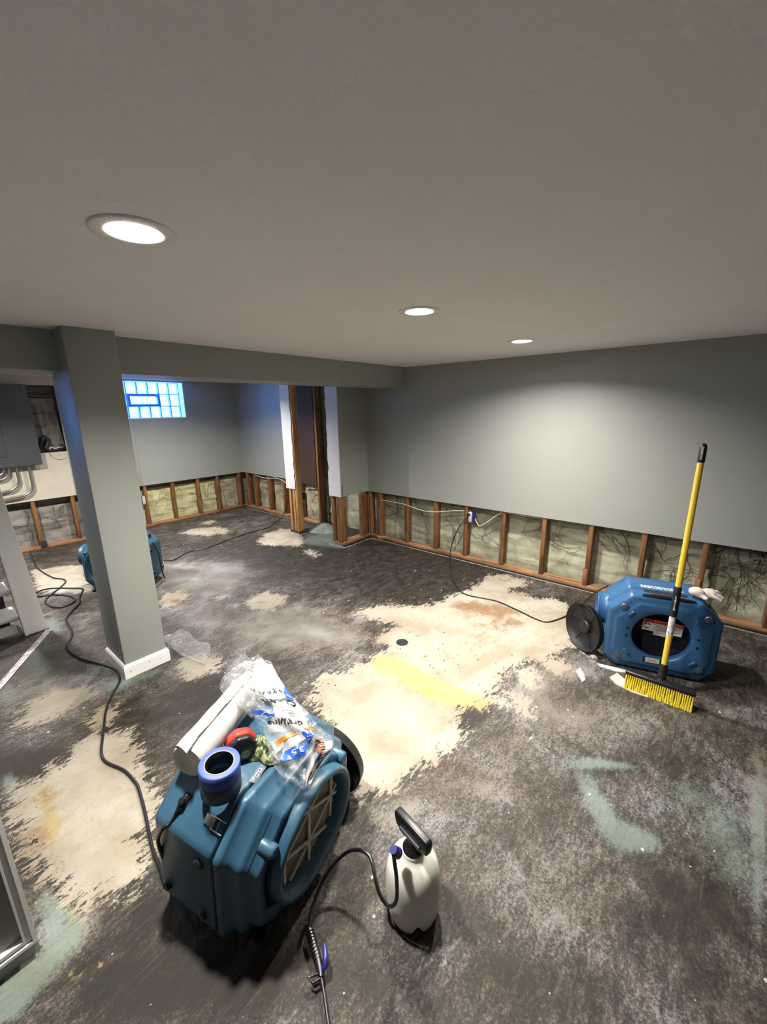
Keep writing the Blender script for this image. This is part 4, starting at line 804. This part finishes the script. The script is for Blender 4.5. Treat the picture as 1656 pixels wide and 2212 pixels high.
# tape measure
R = empty('tape_measure', on_top(0.548, 1.085, 0.001), math.radians(-22)); tag(R, 'red and black tape measure standing between tape rolls and clear bag', 'tape measure')
k = MB(); pr = [(-0.044, 0.0), (0.040, 0.0), (0.046, 0.02), (0.042, 0.058), (0.024, 0.084), (-0.012, 0.090), (-0.038, 0.074), (-0.048, 0.035)]
k.prism(pr, -0.030, -0.004); k.build('case', M['black'], R, 0.007)
k = MB(); k.prism([(x * 1.05, z * 1.03 if z > 0.03 else z) for x, z in pr], -0.008, 0.026); k.build('red_shell', M['red'], R, 0.007)
k = MB(); k.prism([(x * 0.9, z * 0.9 + 0.003) for x, z in pr], 0.024, 0.036); k.build('back_case', M['black'], R, 0.005)
k = MB(); k.cyl((0.004, -0.030, 0.030), (0.004, -0.0325, 0.030), 0.014, 20); k.build('badge', mat('olive_badge', (0.30, 0.31, 0.12), 0.5), R)
k = MB(); k.tube([(-0.052, 0.002, 0.012), (-0.056, 0.002, 0.03), (-0.054, 0.002, 0.056), (-0.044, 0.002, 0.066)], 0.0018, 6); k.build('belt_clip', M['steel'], R)
k = MB(); k.tube([(-0.052, 0.012, 0.012), (-0.056, 0.012, 0.03), (-0.054, 0.012, 0.056)], 0.0018, 6); k.build('belt_clip', M['steel'], R)
# crumpled camouflage rag
k = MB(); P = []; rnd = random.Random(2)
for i in range(15):
    row = []
    for j in range(29):
        t = 2 * math.pi * j / 28; s = i / 14; r0 = 0.050 * s * (1 + 0.22 * math.sin(3 * t + 1) + 0.10 * math.sin(7 * t)); 
        z = 0.052 * (1 - s ** 2.4) * (1 + 0.28 * math.sin(5 * t + i * 0.9) + 0.16 * math.cos(3 * t - i)) + 0.002
        row.append((r0 * math.cos(t) * 0.72, r0 * math.sin(t) * 1.25, z))
    P.append(row)
k.grid(P); o = k.build('camouflage_rag', M['moss']); o.location = on_top(0.590, 1.045, 0.001); o.rotation_euler = (0, 0, 0.3); tag(o, 'crumpled green camouflage rag beside the red tape measure', 'rag')
# dark zip strip / printed scrap under the rag
k = MB(); k.box(-0.036, 0.036, -0.013, 0.013, 0.0, 0.0015); o = k.build('plastic_scrap', M['clear']); o.location = on_top(0.545, 0.995, 0.001); o.rotation_euler = (0, 0, math.radians(25)); tag(o, 'small clear plastic scrap with white print lying in front of the rag', 'scrap')
k = MB(); vs, fs = text_mesh('CLD', 0.017); k.add([Vector((-v.x, -v.y, 0.0022)) for v in vs], fs); k.build('print', M['label'], o)
# ---- crumpled plastic bag ----------------------------------------------
BG = [[Vector(p) for p in r] for r in DATA['bag']]
def cr(a, b, c, d, t): return 0.5 * ((2 * b) + (c - a) * t + (2 * a - 5 * b + 4 * c - d) * t * t + (3 * b - a - 3 * c + d) * t ** 3)
def bag_pt(u, v, lift=0.0):   # u 0..1 across, v 0..1 along
    v = min(max(v, 0), 1); u = min(max(u, 0), 1); f = v * (len(BG) - 1); i = min(int(f), len(BG) - 2); t = f - i
    row = []
    for c in range(3):
        g = lambda q_: BG[min(max(q_, 0), len(BG) - 1)][c]
        row.append(cr(g(i - 1), g(i), g(i + 1), g(i + 2), t))
    p = row[0] * (1 - u) * (1 - 2 * u) + row[1] * 4 * u * (1 - u) + row[2] * u * (2 * u - 1)
    n = (row[2] - row[0]).cross(BG[min(i + 1, 8)][1] - BG[i][1]).normalized()
    if n.z < 0: n = -n
    d = 0.010 * math.sin(9 * u + 14 * v) * math.sin(7 * v + 3 * u + 1) + 0.006 * math.sin(31 * v - 17 * u) + 0.004 * abs(math.sin(23 * u + 19 * v))
    d *= min(1, 6 * u * (1 - u) + 0.3)
    return p + n * (d + lift)
BAG = empty('plastic_bag', (0.60, 0.95, HT)); tag(BAG, 'crumpled clear printed plastic packaging bag draped over the foreground scrubber', 'plastic bag')
def bsub(k, u0, u1, v0, v1, nu, nv, lift):
    o_ = Vector(BAG.location); k.grid([[bag_pt(u0 + (u1 - u0) * i / nu, v0 + (v1 - v0) * j / nv, lift) - o_ for j in range(nv + 1)] for i in range(nu + 1)])
k = MB(); bsub(k, 0, 1, 0, 1, 40, 90, 0.0); k.build('upper_film', M['clear'], BAG)
k = MB(); bsub(k, 0.02, 0.98, 0.02, 0.98, 20, 50, -0.022); k.build('lower_film', M['clear'], BAG)
def bpoly(name, pts, m, lift=0.0015, parent=BAG):   # triangulated uv polygon (quad) mapped to the film
    (a, b, c, d) = pts; k = MB(); o_ = Vector(BAG.location); n = 12; P = []
    for i in range(n + 1):
        r = []
        for j in range(n + 1):
            s, t = i / n, j / n; u = (a[0] * (1 - s) + b[0] * s) * (1 - t) + (d[0] * (1 - s) + c[0] * s) * t; v = (a[1] * (1 - s) + b[1] * s) * (1 - t) + (d[1] * (1 - s) + c[1] * s) * t
            r.append(bag_pt(u, v, lift) - o_)
        P.append(r)
    k.grid(P); return k.build(name, m, parent)
bpoly('white_panel', [(0.55, 0.04), (0.97, 0.03), (0.99, 0.30), (0.45, 0.31)], M['whitefilm'])
bpoly('white_panel', [(0.50, 0.31), (0.97, 0.31), (0.72, 0.60), (0.03, 0.56)], M['whitefilm'], 0.0012)
bpoly('white_panel', [(0.72, 0.66), (0.98, 0.66), (0.98, 0.97), (0.55, 0.97)], M['whitefilm'], 0.0012)
bpoly('white_panel', [(0.30, 0.60), (0.66, 0.56), (0.74, 0.62), (0.20, 0.72)], M['whitefilm'], 0.0012)
bpoly('blue_print', [(0.99, 0.19), (1.0, 0.31), (0.72, 0.33), (0.88, 0.24)], M['bluei'], 0.0028)
bpoly('blue_print', [(0.0, 0.36), (0.05, 0.35), (0.36, 0.40), (0.30, 0.44)], M['bluei'], 0.0028)
bpoly('blue_print', [(0.12, 0.76), (0.22, 0.70), (0.60, 0.68), (0.56, 0.76)], M['bluei'], 0.0028)
bpoly('blue_print', [(0.56, 0.60), (0.68, 0.56), (0.70, 0.64), (0.62, 0.69)], M['bluei'], 0.0034)
bpoly('orange_print', [(0.12, 0.63), (0.45, 0.585), (0.50, 0.60), (0.13, 0.665)], M['orange'], 0.0034)
bpoly('orange_print', [(0.66, 0.54), (0.84, 0.55), (0.84, 0.58), (0.64, 0.565)], M['orange'], 0.0036)
bpoly('dark_patch', [(0.72, 0.78), (0.80, 0.74), (0.86, 0.80), (0.76, 0.87)], mat('slate_patch', (0.03, 0.06, 0.11), 0.5), 0.0036)
bpoly('emblem_print', [(0.70, 0.90), (0.80, 0.89), (0.84, 0.935), (0.72, 0.945)], mat('brown_print', (0.10, 0.05, 0.04), 0.6), 0.003)
def btext(s, uc, vc, size, ang, m, asp=0.30, name='print'):
    vs, fs = text_mesh(s, 1.0); o_ = Vector(BAG.location); ca, sa = math.cos(math.radians(ang)), math.sin(math.radians(ang)); k = MB(); W_, L_ = 0.16, 0.52
    out = []
    for v in vs:
        x, y = v.x * size, v.y * size; X_, Y_ = x * ca - y * sa, x * sa + y * ca
        out.append(bag_pt(uc + X_ / W_, vc - Y_ / L_, 0.0042) - o_)
    k.add(out, fs); return k.build(name, m, BAG)
btext('CLEAR', 0.60, 0.325, 0.028, 165, M['ink']); btext('10 ft x 25 ft', 0.60, 0.245, 0.0185, 165, M['ink']); btext('3.5', 0.93, 0.285, 0.026, 150, M['label'])
btext('3.5', 0.21, 0.400, 0.026, 200, M['label']); btext('3.5 mil', 0.645, 0.625, 0.015, 100, M['label']); btext('3.5', 0.45, 0.72, 0.026, 190, M['label'])
btext('drawing', 0.42, 0.50, 0.030, 170, M['ink']); btext('HDX', 0.80, 0.705, 0.032, 95, mat('rust_print', (0.42, 0.11, 0.03), 0.5))
for i in range(5): btext('||| || ||| |||', 0.76 + 0.03 * (i % 2), 0.07 + 0.028 * i, 0.016, 165, M['greyi'])
for i in range(3): btext('-- --- ---- --', 0.66, 0.42 + 0.018 * i, 0.014, 165, M['greyi'])
# ---- garden sprayer ------------------------------------------------------
SP = empty('garden_sprayer', (0.812, 0.588, 0), math.radians(-50)); tag(SP, 'white pump sprayer tank with black handle standing on the dark floor', 'sprayer')
k = MB(); n = 64; prof = [(0.0, 0.012), (0.050, 0.010), (0.066, 0.000), (0.076, 0.006), (0.083, 0.03), (0.0865, 0.08), (0.0875, 0.13), (0.086, 0.165), (0.080, 0.195), (0.068, 0.218), (0.050, 0.232), (0.037, 0.238), (0.034, 0.246), (0.035, 0.252), (0.030, 0.254)]
vs = []
for (r, z) in prof:
    for j in range(n):
        t = 2 * math.pi * j / n; dip = 0.0
        for c in (0, 1, 2, 3):
            dd = (t - (c * math.pi / 2 + math.radians(8)) + math.pi) % (2 * math.pi) - math.pi; dip += math.exp(-(dd / 0.17) ** 2)
        zz = z + (0.034 * dip * max(0, 1 - abs(r - 0.072) / 0.030) if z < 0.04 and r > 0.03 else 0)
        vs.append((r * math.cos(t), r * math.sin(t), zz))
k.add(vs, [(i * n + j, i * n + (j + 1) % n, (i + 1) * n + (j + 1) % n, (i + 1) * n + j) for i in range(len(prof) - 1) for j in range(n)], True); k.build('tank', M['poly'], SP)
k = MB(); k.lathe([(0.0, 0.240), (0.030, 0.240), (0.033, 0.262), (0.026, 0.268), (0.020, 0.280), (0.018, 0.300), (0, 0.300)], 32); k.build('pump_collar', M['black'], SP)
k = MB(); HR = Matrix.Rotation(math.radians(129), 4, 'Z'); k.prism([(-0.075, 0.335), (-0.070, 0.300), (-0.030, 0.285), (0.030, 0.285), (0.070, 0.300), (0.078, 0.335), (0.072, 0.350), (-0.070, 0.350)], -0.013, 0.013, HR)
h = k.build('pump_handle', M['black'], SP, 0.006)
k = MB(); k.box(-0.045, 0.045, 0.012, 0.019, 0.300, 0.314, HR); k.build('handle_grip_slot', M['panel'], h, 0.002)
p_out = Vector(DATA['hose'][0]); k = MB(); lp = Matrix.Rotation(math.radians(50), 4, 'Z') @ (p_out - Vector((0.812, 0.588, 0)))
k.tube([lp * 0.78 + Vector((0, 0, 0.045)), lp + Vector((0, 0, 0.006))], [0.016, 0.012], 14); k.build('hose_nut', M['navy'], SP)
wp = Matrix.Rotation(math.radians(50), 4, 'Z'); o_ = Vector((0.812, 0.588, 0)); tl = lambda p: wp @ (Vector(p) - o_)
k = MB(); k.tube(smooth_path([tl(p) for p in DATA['hose']], 5), 0.0058, 10); k.build('hose', M['rubber'], SP)
W = [tl(p) for p in DATA['wand']]
k = MB(); k.tube(W[:5], [0.009, 0.0105, 0.0115, 0.011, 0.008], 14); g_ = k.build('wand_grip', M['black'], SP)
k = MB()
for i in range(9):
    a_ = W[0].lerp(W[3], 0.1 + 0.085 * i); d_ = (W[3] - W[0]).normalized(); k.tube([a_ - d_ * 0.002, a_ + d_ * 0.002], 0.0125, 12)
k.build('grip_rib', M['rubber'], g_)
k = MB(); k.tube(W[4:], 0.0045, 10); k.build('wand', M['black'], SP)
k = MB(); tg = [tl(p) for p in DATA['trig']]; k.tube(tg, [0.006, 0.009, 0.009, 0.005], 10); k.build('trigger', M['navy'], SP)
k = MB(); k.tube([W[3] + Vector((-0.006, -0.012, 0.0)), W[3] + Vector((-0.03, -0.022, 0.004)), W[4] + Vector((-0.022, -0.012, 0.0)), W[4]], 0.004, 8); k.build('guard', M['black'], SP)
# ---- push broom -----------------------------------------------------------
BR = empty('push_broom', (2.505, 0.125, 0)); tag(BR, 'yellow push broom with yellow bristles leaning on the broom-side blue scrubber', 'broom')
k = MB(); k.box(-0.016, 0.036, -0.165, 0.165, 0.080, 0.104); k.build('head_block', M['black'], BR, 0.006)
k = MB(); rnd = random.Random(3)
for i in range(31):
    for j in range(4):
        y = -0.156 + 0.312 * i / 30; x = -0.012 + 0.011 * j; sp_ = 0.004 + 0.012 * (1.5 - j) / 1.5 * -1
        k.tube([(x, y, 0.083), (x + (x - 0.005) * 0.75 + rnd.uniform(-.002, .002), y + rnd.uniform(-.002, .002), 0.04), (x + (x - 0.005) * 1.3 + rnd.uniform(-.003, .003), y + rnd.uniform(-.003, .003), 0.0015)], [0.0038, 0.0055, 0.0068], 6)
o = k.build('bristles', M['bristle'], BR); o['kind'] = 'stuff'
pa = Vector((2.548, 0.120, 0.102)) - Vector(BR.location); pb = Vector((2.775, 0.1215, 1.39)) - Vector(BR.location); dr = (pb - pa).normalized(); LN = (pb - pa).length
at = lambda t: pa + dr * (LN * t)
k = MB(); k.tube([at(0) - Vector((0.01, 0, 0.01)), at(0.02), at(0.055), at(0.062)], [0.022, 0.022, 0.019, 0.016], 16); k.build('socket', M['black'], BR)
k = MB(); k.tube([at(0.05), at(0.23)], 0.0150, 18); k.build('lower_pole', M['yellow'], BR)
k = MB(); k.tube([at(0.19), at(0.285)], 0.0158, 18); s_ = k.build('pole_sticker', M['label'], BR)
k = MB(); rnd = random.Random(8)
for i in range(22):
    t = 0.195 + 0.085 * rnd.random(); an = rnd.uniform(2.4, 4.2); e1 = Vector((math.cos(an) * 0.0161, math.sin(an) * 0.0161, 0)); k.tube([at(t) + e1, at(t + 0.006) + e1], 0.0011, 4)
k.build('print', M['ink'], s_)
k = MB(); k.tube([at(0.275), at(0.28), at(0.40), at(0.405)], [0.017, 0.0190, 0.0190, 0.017], 18); g_ = k.build('foam_grip', M['black'], BR)
k = MB(); k.tube([at(0.40), at(0.935)], 0.0152, 18); k.build('upper_pole', M['yellow'], BR)
k = MB(); k.tube([at(0.925), at(0.93), at(0.99), at(1.0), at(1.004)], [0.0165, 0.0172, 0.0172, 0.013, 0.004], 18); ec = k.build('end_grip', M['black'], BR)
# white lettering wrapped on the grips, facing the room
def ptext(s, t, size, m, parent, rad):
    vs, fs = text_mesh(s, size); k = MB(); out = []
    side = Vector((0, -1, 0)); fr = dr.cross(side).normalized()
    if fr.x > 0: fr = -fr
    for v in vs:
        a_ = -v.y / rad; out.append(at(t) + dr * v.x + (fr * math.cos(a_) + side * math.sin(a_)) * (rad + 0.0006))
    k.add(out, fs); k.build('print', m, parent)
def pmarks(t0, t1, seed, parent, rad):
    rnd = random.Random(seed); side = Vector((0, -1, 0)); fr = dr.cross(side).normalized(); fr = -fr if fr.x > 0 else fr; k = MB(); t = t0
    while t < t1:
        w_ = rnd.uniform(0.003, 0.007); hh = rnd.uniform(0.0025, 0.0055)
        P = []
        for s1 in (0, w_):
            P.append([at(t) + dr * s1 + (fr * math.cos(a_ / rad) + side * math.sin(a_ / rad)) * (rad + 0.0006) for a_ in (-hh, 0, hh * rnd.uniform(0.4, 1))])
        k.grid(P); t += (w_ + rnd.uniform(0.0015, 0.003)) / LN
    o = k.build('worn_print', M['label'], parent); o['kind'] = 'stuff'
pmarks(0.305, 0.362, 5, g_, 0.0190); pmarks(0.938, 0.988, 6, ec, 0.0172)
# ---- glove -----------------------------------------------------------------
GL = empty('work_glove', (2.862, 0.025, HT + 0.001), math.radians(-60)); tag(GL, 'off-white knit work glove crumpled on the broom-side scrubber', 'glove')
def skin(name, verts, edges, rad, m, parent, sub=2):
    me = bpy.data.meshes.new(name); me.from_pydata(verts, edges, []); o = bpy.data.objects.new(name, me); COL.objects.link(o); o.parent = parent
    s = o.modifiers.new('skin', 'SKIN'); s.use_smooth_shade = True
    for v, r in zip(me.skin_vertices[0].data, rad): v.radius = (r, r * 0.8)
    me.skin_vertices[0].data[0].use_root = True
    b = o.modifiers.new('sub', 'SUBSURF'); b.levels = sub; b.render_levels = sub; me.materials.append(m); return o
V = [(0, 0, 0.030), (-0.030, 0.006, 0.040), (-0.055, 0.016, 0.030), (0.034, -0.004, 0.030),
     (0.055, 0.030, 0.036), (0.085, 0.045, 0.034), (0.105, 0.05, 0.018), (0.065, 0.008, 0.042), (0.098, 0.012, 0.036), (0.120, 0.008, 0.014),
     (0.062, -0.014, 0.036), (0.090, -0.022, 0.026), (0.110, -0.034, 0.012), (0.048, -0.032, 0.030), (0.070, -0.050, 0.020), (0.084, -0.066, 0.010),
     (-0.005, -0.034, 0.026), (0.012, -0.062, 0.016)]
E_ = [(0, 1), (1, 2), (0, 3), (3, 4), (4, 5), (5, 6), (3, 7), (7, 8), (8, 9), (3, 10), (10, 11), (11, 12), (3, 13), (13, 14), (14, 15), (0, 16), (16, 17)]
rr = [0.036, 0.034, 0.024, 0.030] + [0.015, 0.0125, 0.011] * 4 + [0.016, 0.012]
skin('knit_shell', V, E_, rr, M['glove'], GL)
# ---- outlets, panel, conduits ------------------------------------------------
def outlet(name, loc, rz, label, m='label'):
    R = empty(name, loc, rz); tag(R, label, 'outlet')
    k = MB(); k.box(-0.030, 0.030, 0.0, 0.055, -0.05, 0.05); k.build('box', M['navy'] if m != 'black' else M['black'], R, 0.003)
    k = MB(); k.box(-0.018, 0.018, -0.014, 0.0, -0.052, 0.052); y = k.build('receptacle', M[m], R, 0.003)
    k = MB()
    for z in (-0.022, 0.022):
        for x in (-0.006, 0.006): k.box(x - 0.001, x + 0.001, -0.0150, -0.0135, z - 0.005, z + 0.005)
    k.build('slot', M['dark'], y); k = MB(); k.box(-0.012, 0.012, -0.003, 0.001, -0.068, -0.050); k.box(-0.012, 0.012, -0.003, 0.001, 0.050, 0.068); k.build('strap', M['steel'], R)
    return R
outlet('wall_outlet', (XR - 0.010, 1.985, 0.495), math.radians(-90), 'bare white wall outlet fixed to a stud of the long right wall')
k = MB(); k.tube([(XR - 0.026, 1.99, 0.52), (XR - 0.05, 2.0, 0.52)], 0.014, 10); o = k.build('plug', M['black']); tag(o, 'black plug pushed into the outlet of the long right wall', 'plug')
outlet('wall_outlet', (2.145, YF - 0.004, 0.40), 0.0, 'bare white outlet just right of the column on the far wall')
outlet('wall_outlet', (3.395, 4.262, 0.49), math.radians(0), 'black outlet box inside the opening behind the left stud post', 'black')
EP = empty('electrical_panel', (0.93, YF, 1.48)); tag(EP, 'dark grey electrical breaker panel on the beige board', 'electrical panel')
k = MB(); k.box(-0.60, 0.155, -0.090, 0.0, -0.44, 0.43); bd = k.build('cabinet', M['panel'], EP, 0.004)
k = MB(); k.box(-0.62, 0.175, -0.098, -0.090, -0.455, 0.440); k.build('cover', M['panel'], EP, 0.003)
k = MB(); k.box(-0.50, -0.115, -0.106, -0.098, -0.34, 0.34); d_ = k.build('door', M['panel'], EP, 0.003)
k = MB(); k.box(-0.145, -0.125, -0.112, -0.106, -0.03, 0.03); k.build('door_latch', M['black'], d_)
for (x, z) in ((0.155, -0.43), (0.155, 0.0), (0.155, 0.42), (-0.19, -0.445)):
    k = MB(); k.cyl((x, -0.098, z), (x, -0.102, z), 0.006, 10); k.build('cover_screw', M['steel'], EP)
k = MB(); k.box(0.0, 0.160, -0.02, -0.001, -0.51, -0.44); k.build('patch_plate', M['tread'], EP)
for (x, z, r_b) in ((-0.17, -0.50, 0.06), (-0.13, -0.52, 0.09), (-0.06, -0.62, 0.12), (0.05, -0.70, 0.12)):
    zt = -0.44; pts = [(x, -0.045, zt), (x, -0.045, z + r_b)]
    zc = (z + r_b) - 0.0
    pts = [(x, -0.045, zt), (x, -0.045, z + 0.02)] + [(x - r_b + r_b * math.cos(t), -0.045, z + 0.02 - r_b * math.sin(t)) for t in [math.pi / 2 * i / 8 for i in range(1, 9)]] + [(x - 0.7, -0.045, z + 0.02 - r_b - 0.03)]
    k = MB(); k.tube(pts, 0.0135, 12); k.build('conduit', M['conduit'], EP)
# clutter in the cavity
k = MB(); k.tube(smooth_path([(1.13, YF + 0.03, 1.20), (1.17, YF + 0.02, 1.30), (1.20, YF + 0.03, 1.33), (1.22, YF + 0.03, 1.27), (1.19, YF + 0.02, 1.20), (1.24, YF + 0.02, 1.17), (1.32, YF + 0.02, 1.18), (1.37, YF + 0.03, 1.22)], 5), 0.022, 10)
o = k.build('cable_bundle', M['black']); tag(o, 'black cable bundle in the dark cavity right of the electrical panel', 'cables')
k = MB(); k.tube(smooth_path([(1.21, YF - 0.005, 1.19), (1.24, YF + 0.0, 1.21), (1.27, YF - 0.005, 1.19), (1.30, YF, 1.20), (1.34, YF - 0.005, 1.205)], 4), 0.006, 8); o2 = k.build('white_wire', M['label'], o)
k = MB(); k.tube(smooth_path([(1.20, YF - 0.006, 1.15), (1.24, YF - 0.006, 1.08), (1.30, YF - 0.006, 1.06), (1.36, YF - 0.006, 1.07)], 6), 0.002, 6); k.build('thin_wire', M['greyi'], o)
# ---- floor odds and ends ------------------------------------------------------
k = MB(); k.lathe([(0.042, 0.0035), (0.036, 0.0045), (0.030, 0.003), (0.0, 0.0025)], 28); o = k.build('drain_hole', M['dark']); o.location = (2.047, 1.583, 0); tag(o, 'small dark round drain hole in the cream floor patch', 'drain')
def chip(pts, label, h=0.004, m='flake', seed=0, cat='paint chip'):
    rnd = random.Random(seed); k = MB(); n = len(pts); c = Vector((sum(p[0] for p in pts) / n, sum(p[1] for p in pts) / n, h * 2.2))
    a_ = [Vector((x, y, 0.0005)) for x, y in pts]; b_ = [Vector((x, y, h * rnd.uniform(0.7, 1.9))) for x, y in pts]
    k.add(a_ + b_ + [c], [(i, (i + 1) % n, n + (i + 1) % n, n + i) for i in range(n)] + [(n + i, n + (i + 1) % n, 2 * n) for i in range(n)])
    o = k.build('paint_chip', M[m]); tag(o, label, cat); return o
chip([(2.375, 0.485), (2.40, 0.475), (2.455, 0.495), (2.515, 0.535), (2.46, 0.545)], 'pointed cream paint chip left of the yellow broom', seed=1)
chip([(2.475, 0.325), (2.52, 0.37), (2.60, 0.345), (2.565, 0.30), (2.50, 0.19), (2.46, 0.165), (2.455, 0.235)], 'large cream paint chip under the yellow broom bristles', seed=2)
chip([(2.60, 0.44), (2.62, 0.46), (2.635, 0.40), (2.66, 0.30), (2.64, 0.28), (2.61, 0.35)], 'long white paper scrap tucked under the left of the broom-side scrubber', 0.008, 'label', 3)
chip([(2.66, 0.50), (2.69, 0.52), (2.70, 0.49), (2.68, 0.475)], 'small white scrap at left foot of the broom-side scrubber', 0.012, 'label', 4)
# scattered flakes
k = MB(); rnd = random.Random(11)
for _ in range(230):
    zone = rnd.random()
    if zone < 0.45: x, y = rnd.uniform(1.5, 3.6), rnd.uniform(1.6, 5.8)
    elif zone < 0.8: x, y = rnd.uniform(0.4, 3.4), rnd.uniform(-0.3, 2.6)
    else: x, y = rnd.uniform(0.1, 1.6), rnd.uniform(1.3, 5.5)
    s = rnd.uniform(0.002, 0.008) * (1.3 if rnd.random() < 0.1 else 1); n = rnd.choice((4, 5)); a0 = rnd.uniform(0, 6.28); st_ = rnd.uniform(0.5, 1.6)
    vs = [(x + s * st_ * math.cos(a0 + 6.283 * i / n) * rnd.uniform(0.7, 1.2), y + s * math.sin(a0 + 6.283 * i / n) * rnd.uniform(0.7, 1.2), rnd.uniform(0.0012, 0.0045)) for i in range(n)] + [(x, y, 0.0002)]
    k.add(vs, [tuple(range(n))] + [(i, (i + 1) % n, n) for i in range(n)])
o = k.build('paint_flakes', M['flake']); tag(o, 'small pale paint flakes scattered over the dark floor', 'flakes', kind='stuff')
k = MB(); rnd = random.Random(21)
for _ in range(60):
    if rnd.random() < 0.6: t = rnd.random(); x, y = 1.93 + 0.33 * t + rnd.gauss(0, 0.05), 1.50 - 0.42 * t + rnd.gauss(0, 0.09)
    else: x, y = rnd.uniform(1.4, 2.9), rnd.uniform(0.9, 2.0)
    s = rnd.uniform(0.002, 0.0075); n = 5; a0 = rnd.uniform(0, 6.28)
    vs = [(x + 1.3 * s * math.cos(a0 + 6.283 * i / n) * rnd.uniform(0.6, 1.2), y + s * math.sin(a0 + 6.283 * i / n), 0.002) for i in range(n)] + [(x, y, 0.006), (x, y, 0.0002)]
    k.add(vs, [(i, (i + 1) % n, n) for i in range(n)] + [((i + 1) % n, i, n + 1) for i in range(n)])
o = k.build('debris_crumbs', M['moss']); tag(o, 'tiny dark green crumbs scattered over the cream floor patch', 'debris', kind='stuff')
# clear dusty sheet by the column
k = MB(); P = []
c4 = [Vector((0.93, 2.98, 0.004)), Vector((1.14, 2.98, 0.004)), Vector((1.16, 2.60, 0.003)), Vector((1.02, 2.38, 0.003))]
for i in range(19):
    r = []
    for j in range(25):
        s, t = i / 18, j / 24; p = (c4[0].lerp(c4[1], s)).lerp(c4[3].lerp(c4[2], s), t); z = 0.006 + 0.009 * abs(math.sin(9 * s + 5 * t)) + 0.05 * max(0, 1 - s * 3.2) * (1 - t) ; r.append((p.x + 0.012 * math.sin(8 * t), p.y + 0.012 * math.sin(7 * s), z))
    P.append(r)
k.grid(P); o = k.build('plastic_sheet', M['sheeting']); tag(o, 'dusty clear plastic sheet on the floor right of the column base', 'plastic sheet')
